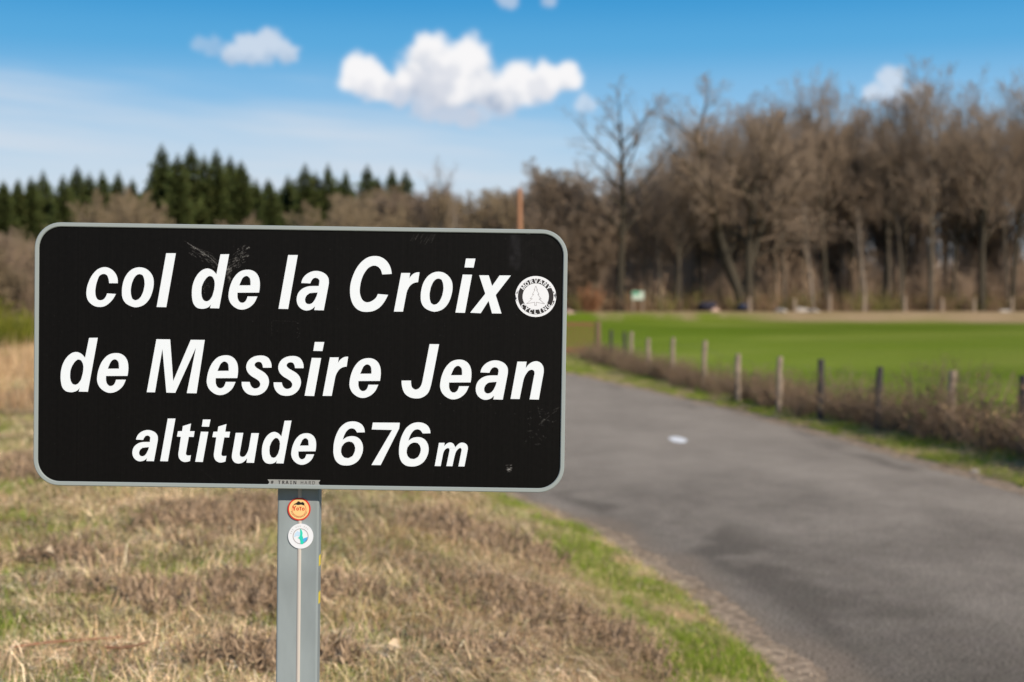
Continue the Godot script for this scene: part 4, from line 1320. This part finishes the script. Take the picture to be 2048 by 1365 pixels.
func build_woods() -> void:
	var forest := {"h": 15.0, "r": 0.24, "kids": [17, 8, 6, 6], "start": [0.38, 0.2, 0.15, 0.15], "angle": [44, 36, 34, 32], "ratio": [0.42, 0.5, 0.55, 0.72], "thin": [0.4, 0.5, 0.45, 0.5], "top": 0.62, "wild": 0.10, "lift": 0.11, "twig": 0.0085}
	var a1 := bare_tree("bare_tree", 101, forest, M.bark, M.twigs)
	var a2 := bare_tree("bare_tree", 102, forest.merged({"r": 0.2, "sway": 0.08, "start": [0.45, 0.2, 0.15, 0.15]}, true), M.bark, M.twigs)
	var a3 := bare_tree("bare_tree", 103, forest.merged({"r": 0.28, "stems": 2, "lean": 0.14, "kids": [11, 8, 6, 6]}, true), M.bark, M.twigs)
	var a4 := bare_tree("bare_tree", 104, forest.merged({"r": 0.22, "kids": [18, 8, 6, 6], "angle": [54, 38, 34, 32]}, true), M.bark_grey, M.twigs)
	var sparse := bare_tree("bare_tree", 105, forest.merged({"r": 0.26, "kids": [17, 7, 6, 4], "start": [0.35, 0.25, 0.2, 0.2], "angle": [58, 44, 42, 40], "ratio": [0.36, 0.42, 0.42, 0.4], "lift": 0.1}, true), M.bark, M.twigs)
	var oak := bare_tree("bare_tree", 106, {"h": 13.0, "r": 0.34, "stems": 4, "lean": 0.42, "sway": 0.07, "kids": [11, 8, 6, 7], "start": [0.3, 0.2, 0.15, 0.15], "angle": [55, 45, 45, 42], "ratio": [0.45, 0.5, 0.55, 0.72], "thin": [0.42, 0.5, 0.5, 0.6], "top": 0.5, "wild": 0.11, "lift": 0.08, "twig": 0.0085}, M.bark, M.twigs)
	var birch := bare_tree("birch_tree", 107, {"h": 10.0, "r": 0.13, "sway": 0.03, "lean": 0.02, "kids": [16, 6, 5], "start": [0.5, 0.2, 0.2], "angle": [45, 40, 40], "ratio": [0.25, 0.4, 0.4], "thin": [0.3, 0.5, 0.6], "top": 0.5, "wild": 0.12, "lift": 0.0, "twig": 0.01}, M.bark_pale, M.twigs)
	var round_ := {"h": 7.0, "r": 0.16, "stems": 5, "lean": 0.5, "kids": [13, 9, 8, 5], "start": [0.12, 0.15, 0.15, 0.15], "angle": [50, 42, 42, 40], "ratio": [0.40, 0.42, 0.45, 0.7], "thin": [0.45, 0.5, 0.5, 0.6], "top": 0.6, "wild": 0.14, "lift": 0.07, "twig": 0.011}
	var pole := bare_tree("bare_tree", 111, forest.merged({"r": 0.11, "kids": [16, 6, 5, 3], "start": [0.5, 0.2, 0.2, 0.2], "ratio": [0.24, 0.45, 0.5, 0.6], "sway": 0.05}, true), M.bark_grey, M.twigs)
	var r1 := bare_tree("bare_shrub_tree", 108, round_, M.bark_grey, M.twigs_tan)
	var r2 := bare_tree("bare_shrub_tree", 109, round_.merged({"stems": 4, "lean": 0.4}, true), M.bark_grey, M.twigs_tan)
	var r3 := bare_tree("bare_shrub_tree", 110, round_.merged({"stems": 6, "lean": 0.45}, true), M.bark, M.twigs_warm)
	rng.seed = 200
	# front of the wood, left to right
	var tall_one := place(sparse, 1238, 101.0, 178, "tall bare tree with sparse crown standing above its neighbours right of the sign", "", 1.4)
	tall_one.rotation.y = 2.2
	place(oak, 1492, 101.0, 182, "broad bare oak of several spreading stems in front of the wood", "", 1.25)
	var o := place(birch, 1628, 101.0, 390, "slim pale birch trunk leaning left, right of the spreading oak")
	o.rotation.z = 0.2
	o = place(birch, 1735, 102.0, 400, "second slim pale birch trunk, leaning left below the cloud gap")
	o.rotation.z = 0.13
	var row := [[1100, 103, 330, r3], [1160, 103, 318, r3], [1290, 104, 330, a4], [1350, 102, 285, a1], [1402, 104, 232, a2], [1552, 104, 205, a4], [1600, 106, 190, a1], [1652, 102, 150, a2], [1700, 105, 185, a3], [1765, 103, 170, a1], [1805, 104, 175, a2], [1862, 101, 128, a4], [1905, 105, 195, a1], [1968, 100, 150, a3], [2025, 102, 165, a2], [2085, 103, 160, a1], [2150, 101, 175, a3], [2225, 104, 180, a4]]
	var names := ["low bushy bare tree hidden partly by the sign's right end", "low bushy bare tree just right of the sign's upper corner", "bare tree in the dip right of the tall sparse tree", "bare tree left of the oak where the canopy begins to rise", "slender bare tree touching the oak's left side", "bare tree just right of the spreading oak", "bare tree behind the left leaning birch", "tall thin bare tree right of the left leaning birch", "forked bare tree left of the second birch", "bare tree below the white cloud at right", "slender bare tree right of the second birch", "highest reaching bare tree in the right part of the wood", "bare tree left of the thick sunlit trunk", "thick sunlit forked tree at the wood's right end", "slender bare tree at the right border of the photo"]
	for k in row.size():
		var t = row[k]
		place(t[3], t[0], t[1], t[2], names[k] if k < names.size() else "bare tree beyond the right border of the photo", "" if k < names.size() else "trees beyond the right border", rng.randf_range(0.9, 1.12))
	for k in 34:
		var px := lerpf(1170.0, 2120.0, (k + rng.randf_range(0.1, 0.9)) / 34.0)
		var canopy := lerpf(340.0, 215.0, ss(1180.0, 1500.0, px)) + rng.randf_range(0, 110)
		place(pole, px, rng.randf_range(101.0, 112.0), canopy, "slim straight bare trunk among the front trees, near the " + behind(px), "slim trunks along the front of the wood", rng.randf_range(0.9, 1.6))
	# deeper rows
	var protos := [a1, a2, a3, a4, a1, a2, a4, r3]
	for r in [[113.0, 12, 235], [124.0, 12, 225], [138.0, 11, 225], [156.0, 10, 245], [180.0, 8, 290]]:
		for k in r[1]:
			var px := lerpf(1120.0, 2240.0, (k + rng.randf_range(0.1, 0.9)) / r[1])
			var canopy: float = lerpf(330.0, float(r[2]), ss(1180.0, 1450.0, px)) + rng.randf_range(-20, 50)
			place(protos[rng.randi() % protos.size()], px, r[0] + rng.randf_range(-4, 4), canopy, "bare tree standing deep in the wood, behind the " + behind(px), "bare trees deep in the wood", rng.randf_range(0.9, 1.2))
	for k in 12:
		var px := lerpf(1240.0, 1580.0, (k + 0.5) / 12.0)
		place([r1, r2][k % 2], px, rng.randf_range(122.0, 150.0), rng.randf_range(375, 425), "low bushy bare tree filling the wood behind the " + behind(px), "low bushy trees inside the wood", 1.3)
	# brown bare woods behind the sign
	var low := [[735, 128, 402, r1], [770, 130, 380, r2], [822, 133, 372, r3], [862, 126, 378, r1], [905, 130, 370, r3], [948, 128, 372, r2], [990, 132, 366, r3], [1028, 127, 374, r1], [1066, 130, 356, r3], [1105, 128, 338, r2]]
	for k in low.size():
		place(low[k][3], low[k][0], low[k][1], low[k][2], "%s bushy bare tree from the left in the brown thicket above the sign" % ordinal(k), "", 1.1)
	for k in 26:
		place([r1, r2, r3][k % 3], lerpf(690, 1180, (k + 0.5) / 26.0), rng.randf_range(138, 165), rng.randf_range(372, 420), "bushy bare tree at the back of the brown thicket above the sign", "bare thicket trees behind the sign", 1.2)
	place(sparse, 886, 136.0, 316, "thin solitary bare tree rising above the brown thicket behind the sign", "", 0.8)
	place(birch, 905, 112.0, 400, "small pale trunk in the brown thicket above the word Croix")
	var tan := [[265, 118, 366, r1, "large round tan bare tree in front of the left spruces", 1.05], [326, 116, 380, r2, "smaller round tan bare tree right of the large one", 0.75], [150, 120, 424, r2, "low tan bare tree left of the large round one", 0.9], [525, 122, 420, r1, "low tan bare tree peeping over the sign before the spruces", 0.8], [690, 124, 412, r2, "low tan bare tree at the right foot of the spruces", 0.9], [218, 122, 400, r1, "tan bare tree touching the large round one's left side", 0.9], [420, 124, 440, r2, "tan bare tree barely showing above the sign's top edge", 0.9]]
	for t in tan:
		place(t[3], t[0], t[1], t[2], t[4], "", t[5])
	for k in 14:
		place([r3, r1, r2][k % 3], lerpf(-130, 175, (k + 0.5) / 14.0), rng.randf_range(58, 96), rng.randf_range(440, 490), "brown bushy bare tree at the left border of the photo", "bushy trees at the left border", 1.15)
	# spruces
	var s1 := spruce(301, 24.0, 4.9)
	var s2 := spruce(302, 22.0, 4.3)
	var s3 := spruce(303, 25.0, 5.4)
	var tall := [[325, 282], [357, 302], [384, 283], [410, 305], [434, 292], [462, 306], [484, 316]]
	var west := [[-60, 345], [-25, 350], [8, 356], [38, 352], [64, 348], [88, 334], [128, 344], [156, 325], [180, 340], [206, 336], [238, 338], [266, 352]]
	var east := [[512, 352], [542, 358], [576, 345], [611, 321], [632, 338], [657, 322], [692, 334], [735, 324], [756, 350], [784, 330], [812, 334]]
	for set_ in [[tall, "spruce from the left in the tallest dark clump"], [west, "spruce from the left in the low row at far left"], [east, "spruce from the left in the row right of the tallest clump"]]:
		for k in set_[0].size():
			var t = set_[0][k]
			place([s1, s2, s3][rng.randi() % 3], t[0], rng.randf_range(186, 200), t[1], "dark green %s %s" % [ordinal(k), set_[1]], "", rng.randf_range(0.9, 1.15))
	for k in 60:
		var px := lerpf(-80, 815, (k + rng.randf_range(0.1, 0.9)) / 60.0)
		var cap := 316.0 if px > 310 and px < 490 else 350.0
		place([s1, s2, s3][rng.randi() % 3], px, rng.randf_range(204, 235), cap + rng.randf_range(0, 35), "dark green spruce at the back, behind the " + ("low row at far left" if px < 290 else "tallest clump" if px < 500 else "row right of the tallest clump"), "spruces in the back of the stand", 1.1)
	for p in [a1, a2, a3, a4, pole, sparse, oak, birch, r1, r2, r3, s1, s2, s3]:
		p.free()

func build_undergrowth() -> void:
	# saplings and brush that fill the wood between the trunks
	rng.seed = 71
	var b := Buf.new()
	for k in 7:
		var p := Vector3(rng.randf_range(-0.7, 0.7), 0, rng.randf_range(-0.7, 0.7))
		var pts := bend(p, Vector3(rng.randf_range(-0.25, 0.25), 1, rng.randf_range(-0.25, 0.25)), rng.randf_range(2.6, 4.4), 5, 0.1, 0.06)
		b.tube(pts, PackedFloat32Array([0.03, 0.027, 0.023, 0.018, 0.013, 0.008]), 4, Color.WHITE * rng.randf_range(0.7, 1.1))
		for q in 16:
			var f := rng.randf_range(0.12, 1.0)
			var s := along(pts, f)
			var d := Vector3(rng.randf_range(-1, 1), rng.randf_range(0.1, 1.1), rng.randf_range(-1, 1))
			var tw := bend(s, d, rng.randf_range(0.5, 1.2), 3, 0.2, 0.05)
			b.tube(tw, PackedFloat32Array([0.012, 0.01, 0.009, 0.006]), 3, Color.WHITE * rng.randf_range(0.8, 1.2))
			for w in 3:
				var s2 := along(tw, rng.randf_range(0.3, 1.0))
				b.tube(bend(s2, d + Vector3(rng.randf_range(-1, 1), rng.randf_range(-0.4, 1), rng.randf_range(-1, 1)), 0.4, 2, 0.2, 0.0), PackedFloat32Array([0.009, 0.008, 0.005]), 3, Color.WHITE * rng.randf_range(0.8, 1.25))
	var brush := b.mesh()
	var right := []
	for k in 760:
		var d := lerpf(104.0, 200.0, pow(rng.randf(), 1.3))
		var x := (lerpf(1080.0, 2280.0, rng.randf()) - 1024.0) / F * d
		var tone := rng.randf_range(1.2, 2.1)
		right.append([stand(x, d, rng.randf_range(0.5, 1.05), rng.randf_range(0.8, 1.2)), Color(tone, tone * 0.97, tone * 0.93)])
	scatter("undergrowth", brush, M.twigs, right, "brown leafless undergrowth filling the wood between the trunks")
	var left := []
	for k in 520:
		var d := lerpf(60.0, 110.0, rng.randf())
		var px := lerpf(-160.0, 150.0, rng.randf()) if k % 2 == 0 else lerpf(650.0, 1190.0, rng.randf())
		if px > 600.0:
			d = lerpf(118.0, 170.0, rng.randf())
		var tone := rng.randf_range(0.75, 1.25)
		left.append([stand((px - 1024.0) / F * d, d, rng.randf_range(0.5, 0.95)), Color(tone, tone * 0.95, tone * 0.9)])
	scatter("undergrowth", brush, M.twigs_warm, left, "brown leafless brush behind the sign and at its left")
	# low mossy and brambly growth along the wood's edge
	var skirt := []
	for k in 420:
		var d := lerpf(99.0, 112.0, rng.randf())
		var x := (lerpf(1100.0, 2250.0, rng.randf()) - 1024.0) / F * d
		var green := rng.randf() < 0.3
		var tone := rng.randf_range(0.7, 1.3)
		skirt.append([stand(x, d, rng.randf_range(0.8, 2.0)), Color(0.75, 0.95, 0.5) * tone if green else Color(1, 0.95, 0.9) * tone])
	scatter("woodland_brambles", bramble_mesh(72), M.blade, skirt, "low brambles and mossy scrub along the wood's edge")
	# dead bracken in front of the tall tree
	var fern := Buf.new()
	rng.seed = 73
	for k in 60:
		var a := rng.randf() * TAU
		var out_ := Vector3(cos(a), 0, sin(a))
		var p := out_ * rng.randf() * 0.5
		var pts := bend(p, Vector3.UP * 1.6 + out_ * rng.randf_range(0.1, 0.8), rng.randf_range(0.9, 2.0), 5, 0.12, -0.06)
		var c := Color(0.34, 0.165, 0.085).lerp(Color(0.24, 0.12, 0.07), rng.randf())
		fern.tube(pts, PackedFloat32Array([0.012, 0.01, 0.009, 0.008, 0.006, 0.004]), 3, c)
		for q in 16:
			var s := along(pts, rng.randf_range(0.25, 1.0))
			var o2 := Vector3(rng.randf_range(-1, 1), rng.randf_range(-0.5, 0.5), rng.randf_range(-1, 1)).normalized()
			fern.ribbon(PackedVector3Array([s, s + o2 * 0.1, s + o2 * 0.2 - Vector3.UP * 0.03]), 0.07, o2.cross(Vector3(0.2, 0.9, 0.3)).normalized(), c * rng.randf_range(0.8, 1.3), c)
	tag(part("orange_bush", fern.mesh(), M.blade, self, put_at(1180, 95.0, 0.05)), "orange brown dead leaved bush at the wood edge right of the sign", "bush")
	# yellow-green broom at the left edge
	var br := Buf.new()
	for k in 150:
		var a := rng.randf() * TAU
		var out_ := Vector3(cos(a), 0, sin(a))
		var p := out_ * rng.randf() * 0.35
		var pts := bend(p, Vector3.UP * 1.5 + out_ * rng.randf_range(0.1, 1.1), rng.randf_range(0.5, 1.7), 4, 0.16, 0.02)
		var c := Color(0.17, 0.165, 0.025).lerp(Color(0.10, 0.12, 0.022), rng.randf())
		br.ribbon(pts, 0.02, Vector3(-out_.z, 0, out_.x), c * 0.8, c * 1.3)
		for q in 4:
			var s := along(pts, rng.randf_range(0.4, 1.0))
			var o2 := Vector3(rng.randf_range(-1, 1), rng.randf_range(0.3, 1.2), rng.randf_range(-1, 1)).normalized()
			br.ribbon(PackedVector3Array([s, s + o2 * 0.12, s + o2 * 0.25]), 0.018, o2.cross(Vector3(0.2, 0.1, 0.95)).normalized(), c, c * 1.3)
	var bm := br.mesh()
	var spots := [[24, 38.0, 0.8, "yellow green broom bush at the photo's left border"], [-30, 41.0, 1.0, "second broom bush half outside the left border"], [62, 41.0, 0.75, "small broom bush touching the sign's left edge"]]
	for s in spots:
		var o := tag(part(numbered("broom_bush"), bm, M.blade, self, put_at(s[0], s[1], 0.03)), s[3], "bush")
		o.scale = Vector3.ONE * s[2]
		o.rotation.y = rng.randf() * TAU

func make_materials() -> void:
	M.post = paint(0.27, 0.315, 0.34, 0.45)
	M.post.albedo_texture = noise_tex(0.01, 256, 0.86, 1.0, 5, 9)
	M.post.uv1_triplanar = true
	M.post.uv1_scale = Vector3(4, 1.2, 4)
	M.rib = paint(0.47, 0.435, 0.41, 0.5)
	M.frame = paint(0.265, 0.305, 0.315, 0.45)
	M.yellow = paint(0.75, 0.6, 0.03, 0.5)
	M.black_side = paint(0.01, 0.01, 0.01, 0.5)
	M.face = StandardMaterial3D.new()
	M.face.albedo_texture = face_texture()
	M.face.roughness = 0.42
	M.face.metallic_specular = 0.2
	M.letter = paint(0.67, 0.725, 0.80, 0.55)
	M.white_film = paint(0.67, 0.70, 0.77, 0.5)
	M.ink = paint(0.018, 0.016, 0.018, 0.5)
	M.grey_ink = paint(0.36, 0.35, 0.38, 0.6)
	M.grey_film = paint(0.27, 0.28, 0.28, 0.4)
	M.red = paint(0.55, 0.035, 0.02, 0.5)
	M.cream = paint(0.75, 0.50, 0.22, 0.5)
	M.teal = paint(0.02, 0.55, 0.43, 0.5)
	M.blue = paint(0.08, 0.36, 0.72, 0.5)
	M.pale_blue = paint(0.45, 0.62, 0.80, 0.5)
	M.bark = paint(0.05, 0.042, 0.03)
	M.bark.vertex_color_use_as_albedo = true
	M.bark_grey = paint(0.10, 0.083, 0.064)
	M.bark_grey.vertex_color_use_as_albedo = true
	M.bark_pale = paint(0.42, 0.36, 0.31)
	M.bark_pale.albedo_texture = noise_tex(0.03, 256, 0.55, 1.0, 4, 3)
	M.bark_pale.uv1_triplanar = true
	M.twigs = paint(0.285, 0.217, 0.165)
	M.twigs.vertex_color_use_as_albedo = true
	M.twigs_tan = paint(0.29, 0.225, 0.145)
	M.twigs_tan.vertex_color_use_as_albedo = true
	M.twigs_warm = paint(0.28, 0.21, 0.155)
	M.twigs_warm.vertex_color_use_as_albedo = true
	M.needles = paint(0.078, 0.102, 0.028)
	M.needles.vertex_color_use_as_albedo = true
	M.needles.cull_mode = BaseMaterial3D.CULL_DISABLED
	M.blade = tinted()
	M.soil = tinted()
	M.soil.albedo_texture = noise_tex(0.02, 512, 0.62, 1.1, 5, 17)
	M.soil.uv1_triplanar = true
	M.soil.uv1_world_triplanar = true
	M.soil.uv1_scale = Vector3(0.9, 0.9, 0.9)
	M.asphalt = tinted(0.85)
	M.asphalt.albedo_texture = noise_tex(0.07, 512, 0.5, 1.2, 5, 23)
	M.asphalt.uv1_triplanar = true
	M.asphalt.uv1_world_triplanar = true
	M.asphalt.uv1_scale = Vector3(1.1, 1.1, 1.1)
	M.road_paint = paint(0.85, 0.83, 0.82, 0.6)
	M.post_wood = paint(0.46, 0.36, 0.28)
	M.post_wood.albedo_texture = noise_tex(0.03, 256, 0.55, 1.0, 4, 29)
	M.post_wood.uv1_triplanar = true
	M.post_wood.uv1_scale = Vector3(3, 0.6, 3)
	M.post_dark = paint(0.05, 0.045, 0.045)
	M.wire = paint(0.12, 0.10, 0.09, 0.5)
	M.rust = paint(0.21, 0.088, 0.056)
	M.gate_wood = paint(0.17, 0.105, 0.075)
	M.stalk = paint(0.32, 0.17, 0.10)
	M.stone_pale = paint(0.40, 0.36, 0.33)
	M.stone_pink = paint(0.48, 0.33, 0.27)
	M.white_board = paint(0.42, 0.50, 0.43)
	M.green_paint = paint(0.08, 0.30, 0.2)
	M.tarp = paint(0.03, 0.042, 0.085, 0.6)
	M.dark_heap = paint(0.025, 0.024, 0.04)
	M.pole = paint(0.34, 0.17, 0.10)
	M.leaf = paint(0.62, 0.48, 0.33)
	M.leaf.cull_mode = BaseMaterial3D.CULL_DISABLED

func _ready() -> void:
	cam = Camera3D.new()
	cam.name = "camera"
	cam.position = Vector3(0, EYE, 0)
	cam.rotation.x = -atan((682.5 - 607.0) / F)
	cam.fov = 26.99
	cam.near = 0.05
	cam.far = 2000.0
	var lens := CameraAttributesPhysical.new()
	lens.frustum_focal_length = 50.0
	lens.frustum_focus_distance = 2.73
	lens.frustum_near = 0.05
	lens.frustum_far = 2000.0
	lens.exposure_aperture = 3.8
	cam.attributes = lens
	add_child(cam)
	cam.current = true
	noise.seed = 4
	noise.frequency = 0.25
	noise.fractal_octaves = 4
	patchy.seed = 8
	patchy.frequency = 0.12
	patchy.fractal_octaves = 4
	var env := Environment.new()
	env.background_mode = Environment.BG_SKY
	env.sky = Sky.new()
	var pano := PanoramaSkyMaterial.new()
	pano.panorama = ImageTexture.create_from_image(make_sky())
	env.sky.sky_material = pano
	env.tonemap_mode = Environment.TONE_MAPPER_LINEAR
	env.tonemap_exposure = 1.22
	env.background_energy_multiplier = 0.83
	env.sdfgi_enabled = true
	env.ssao_enabled = true
	env.ssil_enabled = true
	var we := WorldEnvironment.new()
	we.name = "world_environment"
	we.environment = env
	add_child(we)
	var sun := DirectionalLight3D.new()
	sun.name = "sun"
	var az := deg_to_rad(36.0)    # behind the camera, to the right
	var el := deg_to_rad(29.5)
	var to_sun := Vector3(sin(az) * cos(el), sin(el), cos(az) * cos(el))
	sun.look_at_from_position(to_sun, Vector3.ZERO)
	sun.light_energy = 1.4
	sun.light_color = Color(1.0, 0.94, 0.85)
	sun.light_angular_distance = 0.5
	sun.shadow_enabled = true
	add_child(sun)
	make_materials()
	build_ground()
	build_road()
	build_woods()
	build_undergrowth()
	build_ground_cover()
	build_fence()
	build_small_things()
	build_sign()
